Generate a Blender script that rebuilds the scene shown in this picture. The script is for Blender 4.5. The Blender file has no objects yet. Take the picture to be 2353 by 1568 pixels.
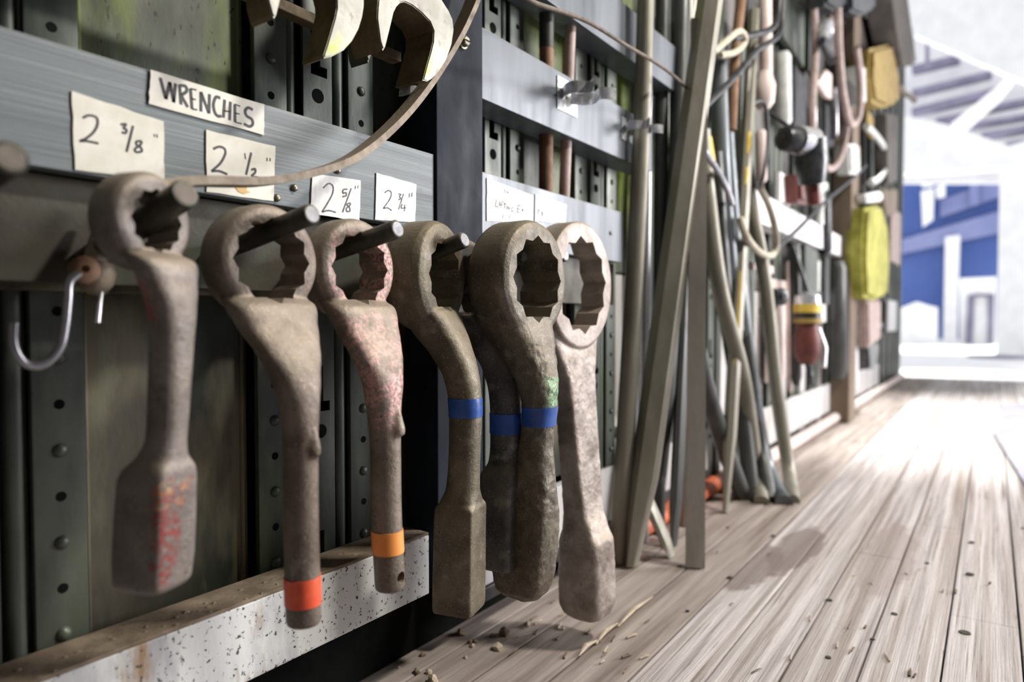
import bpy, bmesh, math, random
from mathutils import Vector, Matrix, noise as mnoise
R = math.radians
random.seed(7)
S = bpy.context.scene
COL = S.collection

# ------------------------------------------------------------------ camera
FPX = 1569.0
YAW = math.atan(1103 / FPX)
PIT = math.atan(59 * math.cos(YAW) / FPX)
CAM = Vector((0, -.6, .5))
FW = Vector((math.cos(YAW) * math.cos(PIT), math.sin(YAW) * math.cos(PIT), -math.sin(PIT)))
RT = Vector((math.sin(YAW), -math.cos(YAW), 0))
UP = RT.cross(FW)
cd = bpy.data.cameras.new('camera')
cam = bpy.data.objects.new('camera', cd)
COL.objects.link(cam)
cd.sensor_width = 36
cd.lens = 36 * FPX / 2353
cd.clip_start = .02
cd.clip_end = 400
cd.dof.use_dof = True
cd.dof.focus_distance = .80
cd.dof.aperture_fstop = 2.9
cam.matrix_world = Matrix(((RT.x, UP.x, -FW.x, CAM.x), (RT.y, UP.y, -FW.y, CAM.y), (RT.z, UP.z, -FW.z, CAM.z), (0, 0, 0, 1)))
S.camera = cam

# ------------------------------------------------------------------ world, sun, lamps, exposure
S.view_settings.view_transform = 'Standard'
S.view_settings.look = 'None'
S.view_settings.gamma = 1
S.view_settings.use_curve_mapping = False
S.view_settings.exposure = 0.0
W = bpy.data.worlds.new('overcast_sky')
S.world = W
W.use_nodes = True
bgn = W.node_tree.nodes['Background']
bgn.inputs[0].default_value = (.93, .95, 1, 1)
bgn.inputs[1].default_value = 1.15


def lamp(name, kind, loc, target, energy, color, size=None, size_y=None):
    l = bpy.data.lights.new(name, kind)
    l.energy = energy
    l.color = color
    if kind == 'AREA':
        l.shape = 'RECTANGLE'
        l.size = size
        l.size_y = size_y or size
    elif kind == 'SUN':
        l.angle = R(5)
    o = bpy.data.objects.new(name, l)
    COL.objects.link(o)
    o.location = loc
    o.rotation_euler = (Vector(target) - Vector(loc)).to_track_quat('-Z', 'Y').to_euler()
    return o


lamp('sun', 'SUN', (20, -1.2, 9), (10, 0, 0), 7, (1, .97, .92))
lamp('overhead_work_lamp', 'AREA', (1.65, -1.35, 2.25), (.7, 0, .4), 56, (1, .95, .87), .22, .16)
lamp('bay_door_daylight', 'AREA', (3.9, -2.7, 1.3), (1.0, 0, .4), 170, (1, .96, .97), 1.1, 1.5)

# ------------------------------------------------------------------ helpers
def ray(px, py):
    return FW + RT * ((px - 1176.5) / FPX) + UP * ((784 - py) / FPX)


def at(px, py, Y):
    r = ray(px, py)
    return CAM + r * ((Y - CAM.y) / r.y)


def atx(px, py, X):
    r = ray(px, py)
    return CAM + r * ((X - CAM.x) / r.x)


def atz(px, py, Z):
    r = ray(px, py)
    return CAM + r * ((Z - CAM.z) / r.z)


def tag(o, label=None, cat=None, group=None, kind=None):
    if label: o['label'] = label
    if cat: o['category'] = cat
    if group: o['group'] = group
    if kind: o['kind'] = kind
    return o


def thing(name, loc, label, cat, group=None):
    o = bpy.data.objects.new(name, None)
    COL.objects.link(o)
    o.location = loc
    o.empty_display_size = .02
    bpy.context.view_layer.update()
    return tag(o, label, cat, group)


def wloc(o):
    v = Vector((0, 0, 0))
    while o:
        v = v + Vector(o.location)
        o = o.parent
    return v


def obj(name, bm, m, parent=None, smooth=None, **t):
    """links a bmesh or mesh given in world coordinates"""
    if isinstance(bm, bmesh.types.BMesh):
        bmesh.ops.recalc_face_normals(bm, faces=bm.faces)
        me = bpy.data.meshes.new(name)
        bm.to_mesh(me)
        bm.free()
    else:
        me = bm
    if parent:
        off = wloc(parent)
        loc = Vector((0, 0, 0))
    else:
        vs = [v.co for v in me.vertices]
        off = Vector((sum(v.x for v in vs) / len(vs), sum(v.y for v in vs) / len(vs), min(v.z for v in vs)))
        loc = off
    me.transform(Matrix.Translation(-off))
    if m: me.materials.append(m)
    if smooth is not None:
        me.polygons.foreach_set('use_smooth', [True] * len(me.polygons))
        me.set_sharp_from_angle(angle=R(smooth))
    o = bpy.data.objects.new(name, me)
    COL.objects.link(o)
    o.location = loc
    if parent: o.parent = parent
    return tag(o, **t)


def B():
    return bmesh.new()


def box(bm, a, b, bev=0):
    """axis aligned box from corner a to corner b"""
    c = [(x, y, z) for x in (a[0], b[0]) for y in (a[1], b[1]) for z in (a[2], b[2])]
    v = [bm.verts.new(p) for p in c]
    fs = [bm.faces.new([v[i] for i in f]) for f in ((0, 1, 3, 2), (4, 6, 7, 5), (0, 4, 5, 1), (2, 3, 7, 6), (0, 2, 6, 4), (1, 5, 7, 3))]
    bmesh.ops.recalc_face_normals(bm, faces=fs)
    if bev:
        es = list({e for f in fs for e in f.edges})
        bmesh.ops.bevel(bm, geom=es, offset=bev, segments=2, affect='EDGES', profile=.6)
    return bm


def prism(bm, pts, d, bev=0):
    """polygon (list of Vectors) extruded by vector d"""
    d = Vector(d)
    a = [bm.verts.new(p) for p in pts]
    b = [bm.verts.new(Vector(p) + d) for p in pts]
    n = len(a)
    fs = [bm.faces.new(a[::-1]), bm.faces.new(b)]
    for i in range(n):
        fs.append(bm.faces.new((a[i], a[(i + 1) % n], b[(i + 1) % n], b[i])))
    bmesh.ops.recalc_face_normals(bm, faces=fs)
    if bev:
        bmesh.ops.bevel(bm, geom=list(set(fs[0].edges) | set(fs[1].edges)), offset=bev, segments=2, affect='EDGES')
    return bm


def spline(P, n=8):
    """Catmull-Rom through points"""
    P = [Vector(p) for p in P]
    if len(P) < 3: return P
    Q = [P[0] * 2 - P[1]] + P + [P[-1] * 2 - P[-2]]
    out = []
    for i in range(1, len(Q) - 2):
        for k in range(n):
            t = k / n
            a, b, c, d = Q[i - 1], Q[i], Q[i + 1], Q[i + 2]
            out.append(.5 * (2 * b + (c - a) * t + (2 * a - 5 * b + 4 * c - d) * t * t + (3 * b - a - 3 * c + d) * t ** 3))
    out.append(P[-1])
    return out


def frames(P):
    T = []
    for i in range(len(P)):
        T.append((P[min(i + 1, len(P) - 1)] - P[max(i - 1, 0)]).normalized())
    n = T[0].orthogonal().normalized()
    F = []
    for t in T:
        n = (n - t * n.dot(t)).normalized()
        F.append((n, t.cross(n)))
    return F


def tube(bm, P, r, sides=12, caps=True, side=None, rx=None):
    """round (or, with side/rx, elliptic / rectangular) sweep; r a number or a list"""
    P = [Vector(p) for p in P]
    rs = r if isinstance(r, (list, tuple)) else [r] * len(P)
    F = frames(P)
    rings = []
    for i, (p, (n, b)) in enumerate(zip(P, F)):
        if side is not None:
            t = (P[min(i + 1, len(P) - 1)] - P[max(i - 1, 0)]).normalized()
            n = (Vector(side) - t * Vector(side).dot(t)).normalized()
            b = t.cross(n)
        q = rs[i] if rx is None else (rx[i] if isinstance(rx, (list, tuple)) else rx)
        off = math.pi / sides if sides == 4 else 0
        k = 1.414 if sides == 4 else 1
        rings.append([bm.verts.new(p + n * (q * k * math.cos(2 * math.pi * j / sides + off)) + b * (rs[i] * k * math.sin(2 * math.pi * j / sides + off))) for j in range(sides)])
    for a, c in zip(rings, rings[1:]):
        for j in range(sides):
            bm.faces.new((a[j], a[(j + 1) % sides], c[(j + 1) % sides], c[j]))
    if caps:
        bm.faces.new(rings[0][::-1])
        bm.faces.new(rings[-1])
    return bm


def lathe(bm, c, axis, prof, sides=24):
    """prof: list of (distance along axis, radius)"""
    axis = Vector(axis).normalized()
    c = Vector(c)
    n = axis.orthogonal().normalized()
    b = axis.cross(n)
    rings = []
    for d, r in prof:
        rings.append([bm.verts.new(c + axis * d + (n * math.cos(2 * math.pi * j / sides) + b * math.sin(2 * math.pi * j / sides)) * max(r, 1e-5)) for j in range(sides)])
    for a, q in zip(rings, rings[1:]):
        for j in range(sides):
            bm.faces.new((a[j], a[(j + 1) % sides], q[(j + 1) % sides], q[j]))
    bm.faces.new(rings[0][::-1])
    bm.faces.new(rings[-1])
    return bm


def ribbons(bm, strokes, w, d):
    """flat pen strokes (lists of 3D points on a plane facing -Y), width w, lifted by d"""
    w0 = w
    for st in strokes:
        w = w0
        if len(st) == 2 and (Vector(st[1]) - Vector(st[0])).length < 3 * w0: w = w0 * .5
        P = spline(st, 5) if len(st) > 2 else [Vector(p) for p in st]
        L, Rr = [], []
        for i, p in enumerate(P):
            t = (P[min(i + 1, len(P) - 1)] - P[max(i - 1, 0)]).normalized()
            n = Vector((0, -1, 0)).cross(t).normalized() * (w / 2)
            L.append(p + n)
            Rr.append(p - n)
        for i in range(len(P) - 1):
            q = [L[i], L[i + 1], Rr[i + 1], Rr[i]]
            v = [bm.verts.new(x + Vector((0, -d, 0))) for x in q]
            bm.faces.new(v)
    return bm


# ------------------------------------------------------------------ materials
def mat(name, a, b, scale=12, rough=.6, metal=0, bump=.2, bscale=None, stretch=(1, 1, 1), lo=.38, hi=.62,
        speck=None, dust=None, extra=(), patches=(), ovals=(), detail=6, dist=.002, seed=0, spec=.5):
    """a/b: two colours mixed by noise. speck: (colour, scale, threshold). dust: colour on upward faces.
    patches: (centre, halfsize, colour, ragged) boxes in object coordinates of worn paint"""
    m = bpy.data.materials.new(name)
    m.use_nodes = True
    nt = m.node_tree
    N, L = nt.nodes, nt.links
    p = N['Principled BSDF']
    tc = N.new('ShaderNodeTexCoord')
    mp = N.new('ShaderNodeMapping')
    mp.inputs['Scale'].default_value = stretch
    mp.inputs['Location'].default_value = (seed * 1.7, seed * .9, seed * 2.3)
    L.new(tc.outputs['Object'], mp.inputs[0])

    def nz(sc, det=detail, vec=None, rgh=.6):
        n = N.new('ShaderNodeTexNoise')
        n.inputs['Scale'].default_value = sc
        n.inputs['Detail'].default_value = det
        n.inputs['Roughness'].default_value = rgh
        L.new(vec or mp.outputs[0], n.inputs['Vector'])
        return n.outputs['Fac']

    def ramp(fac, x0, x1, c0=(0, 0, 0), c1=(1, 1, 1)):
        r = N.new('ShaderNodeValToRGB')
        r.color_ramp.elements[0].position = x0
        r.color_ramp.elements[1].position = x1
        r.color_ramp.elements[0].color = (*c0, 1)
        r.color_ramp.elements[1].color = (*c1, 1)
        L.new(fac, r.inputs[0])
        return r.outputs[0]

    def mix(fac, c0, c1):
        x = N.new('ShaderNodeMix')
        x.data_type = 'RGBA'
        if isinstance(fac, float): x.inputs[0].default_value = fac
        else: L.new(fac, x.inputs[0])
        for s, c in ((6, c0), (7, c1)):
            if isinstance(c, tuple): x.inputs[s].default_value = (*c, 1)
            else: L.new(c, x.inputs[s])
        return x.outputs[2]

    def math_(op, x, y):
        q = N.new('ShaderNodeMath')
        q.operation = op
        for i, s in enumerate((x, y)):
            if isinstance(s, (int, float)): q.inputs[i].default_value = s
            else: L.new(s, q.inputs[i])
        return q.outputs[0]

    big = nz(scale)
    col = ramp(big, lo, hi, a, b)
    for (c, sc, t0, t1) in extra:
        col = mix(ramp(nz(sc), t0, t1), col, c)
    if speck:
        col = mix(ramp(nz(speck[1], 3, tc.outputs['Object'] if len(speck) > 3 else None), speck[2], speck[2] + .04), col, speck[0])
    for (cen, hs, c, rag) in patches:
        s = N.new('ShaderNodeVectorMath'); s.operation = 'SUBTRACT'
        L.new(tc.outputs['Object'], s.inputs[0]); s.inputs[1].default_value = cen
        ab = N.new('ShaderNodeVectorMath'); ab.operation = 'ABSOLUTE'
        L.new(s.outputs[0], ab.inputs[0])
        dv = N.new('ShaderNodeVectorMath'); dv.operation = 'DIVIDE'
        L.new(ab.outputs[0], dv.inputs[0]); dv.inputs[1].default_value = hs
        sx = N.new('ShaderNodeSeparateXYZ'); L.new(dv.outputs[0], sx.inputs[0])
        mx = math_('MAXIMUM', math_('MAXIMUM', sx.outputs[0], sx.outputs[1]), sx.outputs[2])
        v = math_('ADD', mx, math_('MULTIPLY', nz(130 if rag < 1 else 60, 5, tc.outputs['Object']), rag))
        mr = N.new('ShaderNodeMapRange')
        L.new(v, mr.inputs[0])
        mr.inputs[1].default_value = .80 + rag * .47
        mr.inputs[2].default_value = .95 + rag * .53
        mr.inputs[3].default_value = 1
        mr.inputs[4].default_value = 0
        fm = math_('MULTIPLY', mr.outputs[0], .9)
        if rag >= 1:
            fm = math_('MULTIPLY', fm, math_('MULTIPLY', ramp(nz(260, 4, tc.outputs['Object']), .42, .56), ramp(nz(38, 4, tc.outputs['Object']), .40 if rag < 1.2 else .2, .52 if rag < 1.2 else .42)))
        col = mix(fm, col, c)
    for (cen, hs, c, amt) in ovals:
        s = N.new('ShaderNodeVectorMath'); s.operation = 'SUBTRACT'
        L.new(tc.outputs['Object'], s.inputs[0]); s.inputs[1].default_value = cen
        dv = N.new('ShaderNodeVectorMath'); dv.operation = 'DIVIDE'
        L.new(s.outputs[0], dv.inputs[0]); dv.inputs[1].default_value = hs
        ln = N.new('ShaderNodeVectorMath'); ln.operation = 'LENGTH'
        L.new(dv.outputs[0], ln.inputs[0])
        v = math_('ADD', ln.outputs['Value'], math_('MULTIPLY', nz(14, 3, tc.outputs['Object']), .8))
        mr = N.new('ShaderNodeMapRange')
        L.new(v, mr.inputs[0])
        mr.inputs[1].default_value = 1.25; mr.inputs[2].default_value = 1.42
        mr.inputs[3].default_value = amt; mr.inputs[4].default_value = 0
        col = mix(mr.outputs[0], col, c)
    if dust:
        g = N.new('ShaderNodeNewGeometry')
        sx = N.new('ShaderNodeSeparateXYZ'); L.new(g.outputs['Normal'], sx.inputs[0])
        up = math_('ADD', sx.outputs[2], math_('MULTIPLY', nz(40), .5))
        f = ramp(up, .35, .95)
        col = mix(f, col, dust)
    L.new(col, p.inputs['Base Color'])
    rr = ramp(nz(scale * 3.1), .3, .7, (max(rough - .12, .05),) * 3, (min(rough + .12, 1),) * 3)
    L.new(rr, p.inputs['Roughness'])
    p.inputs['Metallic'].default_value = metal
    p.inputs['Specular IOR Level'].default_value = spec
    if bump:
        bn = N.new('ShaderNodeBump')
        bn.inputs['Strength'].default_value = bump
        bn.inputs['Distance'].default_value = dist
        L.new(nz(bscale or scale * 6, 8), bn.inputs['Height'])
        L.new(bn.outputs[0], p.inputs['Normal'])
    return m


RUST = (.20, .155, .11)
M = {}
M['panel'] = mat('green_grey_sheet', (.055, .065, .048), (.15, .165, .125), 5, .55, .1, .25, 60, (1, 1, .35),
                 extra=(((.20, .27, .03), 6, .48, .62), ((.20, .24, .19), 13, .56, .7), ((.03, .032, .025), 9, .56, .68)), speck=((.02, .022, .015), 140, .63))
M['panel_low'] = mat('brown_green_sheet', (.042, .038, .024), (.15, .132, .082), 5, .55, .1, .25, 60, (1, 1, .3),
                     lo=.42, hi=.6, extra=(((.022, .028, .018), 7, .5, .60), ((.12, .085, .045), 8, .54, .7), ((.14, .14, .09), 17, .6, .7)))
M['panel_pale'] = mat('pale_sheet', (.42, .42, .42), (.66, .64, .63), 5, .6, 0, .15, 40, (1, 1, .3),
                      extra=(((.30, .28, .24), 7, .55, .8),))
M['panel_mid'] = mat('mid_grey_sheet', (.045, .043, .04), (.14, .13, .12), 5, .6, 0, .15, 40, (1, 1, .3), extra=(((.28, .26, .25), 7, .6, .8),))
M['stud'] = mat('galvanised_stud', (.045, .055, .046), (.14, .155, .13), 9, .45, .35, .2, 80, (1, 1, .3),
                extra=(((.09, .13, .05), 11, .56, .75),))
M['dark'] = mat('gap_shade', (.004, .004, .004), (.010, .011, .010), 10, .9, 0, .1, spec=.05)  # near-black paints in the shade inside gaps, holes and slots
M['rail'] = mat('brushed_grey_paint', (.115, .138, .145), (.17, .195, .202), 9, .5, .15, .5, 60, (.05, 1, 5), speck=((.11, .13, .14), 26, .64), lo=.32, hi=.66, dust=(.3, .28, .24))
M['rail2'] = mat('bright_steel_rail', (.10, .116, .130), (.155, .173, .194), 7, .42, .3, .2, 50, (1, 1, .15), dust=(.4, .38, .34))
M['rail3'] = mat('white_painted_rail', (.74, .74, .75), (.84, .84, .84), 7, .5, 0, .1)
M['post'] = mat('blue_black_post', (.006, .009, .015), (.020, .027, .040), 8, .6, 0, .15, 60, (1, 1, .4), spec=.12, extra=(((.05, .06, .075), 13, .62, .8),))
M['plate'] = mat('brown_plate', (.030, .026, .017), (.075, .064, .042), 8, .6, .1, .3, 60, extra=(((.05, .07, .05), 9, .5, .7),))
M['peg'] = mat('steel_peg', (.022, .022, .018), (.055, .052, .042), 40, .42, .45, .2, 160, dust=(.20, .175, .135))
M['pegend'] = mat('sawn_peg_end', (.17, .175, .18), (.26, .265, .27), 60, .4, .5, .2)
M['pegenddull'] = mat('dull_peg_end', (.13, .11, .085), (.20, .17, .135), 60, .7, .1, .2)
M['curb'] = mat('chipped_white_beam', (.60, .62, .62), (.80, .82, .81), 5, .6, 0, .35, 80, (1, 1, .3),
                speck=((.055, .05, .042), 190, .605, True), extra=(((.36, .36, .39), 14, .56, .72), ((.30, .20, .12), 16, .63, .72), ((.10, .075, .05), 55, .66, .70)))
M['curbtop'] = mat('dusty_beam_top', (.16, .12, .08), (.29, .225, .16), 30, .9, 0, .5, 120)
M['card'] = mat('cream_card', (.70, .68, .58), (.82, .80, .71), 30, .45, 0, .08, extra=(((.48, .40, .25), 22, .66, .8),))
M['cardwhite'] = mat('white_card', (.58, .60, .57), (.70, .715, .69), 30, .4, 0, .08, extra=(((.55, .5, .4), 30, .7, .85),))
M['cardblue'] = mat('bluish_card', (.36, .41, .48), (.50, .54, .60), 30, .4, 0, .08)
M['ink'] = mat('black_ink', (.012, .014, .02), (.04, .042, .05), 60, .5, 0, 0)
M['inkgrey'] = mat('faded_ink', (.02, .02, .024), (.055, .055, .06), 60, .5, 0, 0)
M['stain'] = mat('orange_stain', (.62, .36, .08), (.72, .5, .2), 60, .6, 0, 0)
M['hoop'] = mat('dusty_strap', (.18, .145, .11), (.29, .24, .18), 40, .65, .2, .3, 200, dust=(.37, .30, .23))
M['jaw'] = mat('worn_silver_jaw', (.30, .295, .25), (.48, .475, .42), 18, .42, .2, .2, 90, extra=(((.42, .46, .14), 22, .58, .7), ((.14, .12, .09), 34, .60, .72)))
M['jawside'] = mat('rusty_jaw_side', (.10, .07, .035), (.17, .125, .07), 30, .7, .15, .3)
M['jawdark'] = mat('dark_jaw', (.08, .08, .065), (.17, .17, .14), 22, .5, .4, .25, extra=(((.22, .24, .13), 30, .6, .7),))
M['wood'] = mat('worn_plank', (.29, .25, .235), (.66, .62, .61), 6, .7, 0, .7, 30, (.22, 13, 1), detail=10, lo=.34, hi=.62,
                ovals=(((-1.83, 1.79, .1), (.16, .05, .3), (.19, .15, .135), .8), ((-1.68, 1.74, .1), (.20, .045, .3), (.19, .15, .135), .8), ((-1.62, 1.57, .1), (.28, .05, .3), (.30, .24, .22), .6)),  # soft-edged brown ovals mixed into the plank colour
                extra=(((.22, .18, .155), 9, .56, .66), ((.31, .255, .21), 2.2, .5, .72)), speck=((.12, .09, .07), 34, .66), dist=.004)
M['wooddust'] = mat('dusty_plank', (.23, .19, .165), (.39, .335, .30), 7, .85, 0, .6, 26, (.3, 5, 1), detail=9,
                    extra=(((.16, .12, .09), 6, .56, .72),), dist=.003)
M['subfloor'] = mat('dirt_subfloor', (.03, .024, .018), (.07, .055, .04), 20, .95, 0, .6)
M['concrete'] = mat('grey_concrete', (.20, .20, .26), (.28, .28, .34), 4, .8, 0, .2)
M['debris'] = mat('wood_chip', (.10, .07, .05), (.27, .2, .14), 60, .9, 0, .4)
M['chip'] = mat('pale_splinter', (.42, .34, .25), (.55, .46, .36), 60, .9, 0, .4)
M['nail_hole'] = mat('dark_nail_hole', (.03, .026, .024), (.06, .05, .045), 60, .8, 0, .2)
M['brownpatch'] = mat('brown_patch', (.17, .135, .115), (.23, .19, .165), 20, .6, 0, .3)
M['bolt'] = mat('brass_bolt', (.15, .13, .09), (.30, .27, .2), 70, .4, .6, .1)
M['chrome'] = mat('chrome_clip', (.55, .57, .60), (.74, .76, .78), 30, .25, .55, .05)
M['cable'] = mat('brown_cable', (.10, .075, .055), (.18, .14, .105), 60, .7, 0, .3)
M['black'] = mat('black_rubber', (.012, .013, .015), (.035, .037, .042), 30, .38, 0, .1)
M['bar'] = mat('olive_steel_bar', (.19, .18, .14), (.31, .295, .24), 9, .5, .3, .2, 90, (1, 1, .3), extra=(((.36, .36, .33), 14, .62, .75),))
M['bar2'] = mat('grey_steel_bar', (.27, .255, .225), (.42, .40, .36), 9, .45, .3, .2, 90, (1, 1, .3), extra=(((.15, .13, .10), 7, .56, .75),))
M['bardark'] = mat('dark_steel_bar', (.035, .038, .036), (.085, .09, .085), 12, .45, .4, .2, 90, (1, 1, .3))
M['barblue'] = mat('blue_grey_bar', (.09, .105, .115), (.17, .19, .20), 12, .4, .4, .15, 90, (1, 1, .3))
M['baryellow'] = mat('yellow_paint', (.62, .42, .04), (.72, .53, .10), 50, .5, 0, .1)
M['barbrown'] = mat('rust_brown_bar', (.16, .085, .045), (.26, .15, .09), 15, .7, .2, .3)
M['tubesilver'] = mat('silver_tube', (.30, .30, .32), (.52, .52, .55), 14, .28, .7, .05, None, (1, 1, .2))
M['red'] = mat('orange_red_pipe', (.58, .13, .05), (.72, .20, .09), 20, .5, 0, .1)
M['pinkwhite'] = mat('pink_white_paint', (.62, .50, .46), (.74, .63, .58), 12, .5, 0, .1)
M['hose'] = mat('pinkish_hose', (.34, .25, .225), (.46, .36, .33), 30, .6, 0, .1)
M['creamrope'] = mat('cream_rope', (.42, .38, .29), (.55, .50, .40), 40, .8, 0, .3)
M['yellow'] = mat('olive_yellow_cloth', (.24, .235, .03), (.40, .385, .07), 14, .7, 0, .3)
M['ochre'] = mat('ochre_leather', (.25, .17, .04), (.38, .27, .08), 18, .6, 0, .2)
M['brownwood'] = mat('brown_timber', (.13, .095, .065), (.22, .17, .12), 8, .7, 0, .3, 40, (1, 1, .2))
M['beam'] = mat('dark_brown_beam', (.075, .065, .055), (.12, .105, .09), 8, .7, 0, .2)
M['darkred'] = mat('dark_red_body', (.09, .02, .018), (.17, .045, .035), 25, .5, 0, .1)
M['gunmetal'] = mat('black_tool_body', (.02, .024, .027), (.06, .066, .072), 25, .35, .3, .1)
M['paletag'] = mat('pale_grey_tag', (.55, .58, .55), (.72, .74, .71), 20, .5, 0, .1)
M['white'] = mat('white_paint', (.80, .80, .80), (.88, .88, .88), 4, .6, 0, .05)
M['lav'] = mat('lavender_purlin', (.15, .14, .22), (.23, .215, .31), 3, .6, 0, .05)
M['roofsheet'] = mat('pale_roof_sheet', (.62, .62, .66), (.74, .74, .76), 2, .6, 0, .05)
M['blue'] = mat('blue_building', (.05, .10, .33), (.07, .13, .38), .5, .6, 0, .05)
M['blue2'] = mat('pale_blue_beam', (.17, .20, .40), (.26, .29, .50), .5, .6, 0, .05)
M['tapeblue'] = mat('blue_tape', (.018, .07, .30), (.035, .11, .42), 30, .35, 0, .1, extra=(((.02, .035, .08), 40, .62, .75),))
M['tapered'] = mat('red_tape', (.78, .09, .035), (.88, .14, .06), 30, .4, 0, .1)
M['tapeorange'] = mat('orange_tape', (.88, .30, .055), (.92, .37, .09), 30, .4, 0, .1)

# ------------------------------------------------------------------ the setting: floor
STUDS = [.19 + .348 * k for k in range(-2, 20)]
WX0, WX1 = -1.2, 6.9
fl = obj('floor', box(B(), (-2.5, -4.5, -.10), (9, .5, -.045)), M['subfloor'], kind='structure', label='dirt and joists under the plank floor')
seams = [.42, .32, .23, .14, .055, -.02, -.106, -.195, -.283, -.367, -.455, -.55, -.645, -.74, -.83]
for i, (y1, y0) in enumerate(zip(seams, seams[1:])):
    cuts = sorted([-.8, random.uniform(1.2, 2.6), random.uniform(3.4, 4.8), 6.95])
    if y0 < -.05 and y1 > -.3: cuts = [-.8, 3.1, 6.95]
    for a, b in zip(cuts, cuts[1:]):
        bm = B()
        g = .0014
        box(bm, (a + .002, y0 + g, -.045), (b - .002, y1 - g, random.uniform(-.0015, .0015)), .0022)
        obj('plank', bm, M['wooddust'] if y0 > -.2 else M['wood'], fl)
# concrete apron beyond the walkway and the sunlit yard
obj('floor_apron', box(B(), (-2.5, -4.5, -.044), (6.95, -.835, -.012)), M['concrete'], kind='structure', label='grey concrete strip beside the plank walkway')
obj('ground', box(B(), (6.96, -60, -.2), (80, 40, -.02)), M['white'], kind='structure', label='sunlit pale yard outside the shed')
prism(bm := B(), [atz(px, py, .002) for px, py in [(2284, 1000), (2353, 1114), (2420, 1225), (2420, 930), (2300, 932)]], (0, 0, .008))  # thin lavender grey polygon over the right-hand planks
obj('lavender_patch', bm, M['concrete'], None, label='lavender grey flat patch at the right edge of the walkway', cat='plate')
# nail holes with their inner shade painted as dark discs, splinters and dust lumps on the planks
for (px, py, l) in [(1777, 1232, .012), (1678, 1328, .014), (1905, 1380, .013), (2233, 1247, .014), (2229, 1320, .017), (2217, 1455, .020), (2130, 1295, .010), (1580, 1405, .008), (1672, 1213, .010), (1562, 1302, .012), (2055, 1412, .012), (2005, 1470, .008), (1903, 1512, .010), (2350, 1215, .01)]:
    c = atz(px, py, .001)
    lathe(B_ := B(), c, (0, 0, 1), [(0, l * .45), (.0015, l * .4)], 10)
    obj('nail_hole', B_, M['nail_hole'], fl)
for i in range(46):
    px, py = random.choice([(random.uniform(1150, 1500), random.uniform(1380, 1560)), (random.uniform(1600, 2000), random.uniform(1250, 1560)), (random.uniform(1900, 2300), random.uniform(1300, 1560))])
    c = atz(px, py, .0025)
    a = random.uniform(-.4, .4)
    l = random.uniform(.004, .014)
    w = random.uniform(.0008, .002)
    d = Vector((math.cos(a), math.sin(a), 0))
    tube(bm := B(), [c - d * l, c + d * l * .2 + Vector((0, 0, .001)), c + d * l], [w, w * 1.2, w * .5], 5)
    obj('splinter', bm, M['debris'] if i % 3 else M['chip'], fl)
# crumbs of dirt in the gap under the beam
for i in range(26):
    x, y, r_ = random.uniform(.45, .95), random.uniform(.0, .09), random.uniform(.003, .010)
    bm = B()
    bmesh.ops.create_icosphere(bm, subdivisions=1, radius=r_, matrix=Matrix.Translation((x, y, r_ * .4)))
    for v in bm.verts: v.co += Vector((random.uniform(-1, 1), random.uniform(-1, 1), random.uniform(-1, 1))) * r_ * .25
    obj('dirt_crumb', bm, M['debris'] if i % 2 else M['chip'], fl)
# long split slivers along the nearest seam
for (p0, p1) in [((1330, 1508), (1372, 1472)), ((1420, 1440), (1500, 1372)), ((1370, 1480), (1420, 1432))]:
    a, b = atz(*p0, .003), atz(*p1, .004)
    tube(bm := B(), [a, (a + b) / 2 + Vector((0, .004, .002)), b], [.001, .004, .001], 5)
    obj('splinter', bm, M['chip'], fl)
# ------------------------------------------------------------------ the setting: tool wall
wl = obj('wall_left', box(B(), (WX0, .105, -.04), (WX1, .16, 3.2)), M['dark'], kind='structure', label='steel wall behind the tool racks, coloured near-black as gap shade')


def stud(xs, pale):
    m = M['stud']
    bm = B()
    # two outer flanges, two channel webs, slotted strut in the middle
    for s in (-1, 1):
        box(bm, (xs + s * .066 - .021, .058, .0 if pale else .16), (xs + s * .066 + .021, .066, 3.1), .002)
        tube(bm, [(xs + s * .036, .072, .0 if pale else .16), (xs + s * .036, .072, 3.1)], .0095, 10)
    o = obj('stud', bm, m, wl, smooth=40)
    # strut plate with L slots cut through, round holes as shade-black discs
    bm = B()
    zs = [z0 + .19 for z0 in [k * .2 for k in range(0, 8)]]
    x0, x1 = xs - .021, xs + .021
    y0, y1 = .060, .064
    prev = .0 if pale else .16
    for z in zs:
        # rows: solid / slot row / bar / hole row
        box(bm, (x0, y0, prev), (x1, y1, z))
        box(bm, (x0, y0, z), (xs - .010, y1, z + .055))
        box(bm, (xs + .004, y0, z + .012), (x1, y1, z + .055))
        box(bm, (xs + .014, y0, z), (x1, y1, z + .012))
        prev = z + .055
    box(bm, (x0, y0, prev), (x1, y1, 3.1))
    st = obj('slotted_strut', bm, m, o)
    for z in zs:
        lathe(bm := B(), (xs, y0 + .001, z - .024), (0, -1, 0), [(0, .0085), (.0015, .0085)], 16)
        obj('hole', bm, M['dark'], o)
    # rivets and bolt holes (shade-black discs) on the flanges
    if xs < 1.4:
        for s in (-1, 1):
            for k in range(0, 22):
                z = .186 + k * .0402
                c = (xs + s * .066, .0585, z)
                if not (.14 < z < .62 or .70 < z < 1.0): continue
                if k % 2:
                    lathe(bm := B(), c, (0, -1, 0), [(0, .0064), (.002, .0060), (.0042, .0036), (.0048, .001)], 10)
                    obj('rivet', bm, m, o, smooth=60)
                else:
                    lathe(bm := B(), c, (0, -1, 0), [(0, .0044), (.0008, .0044)], 10)
                    obj('rivet_hole', bm, M['dark'], o)


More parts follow.
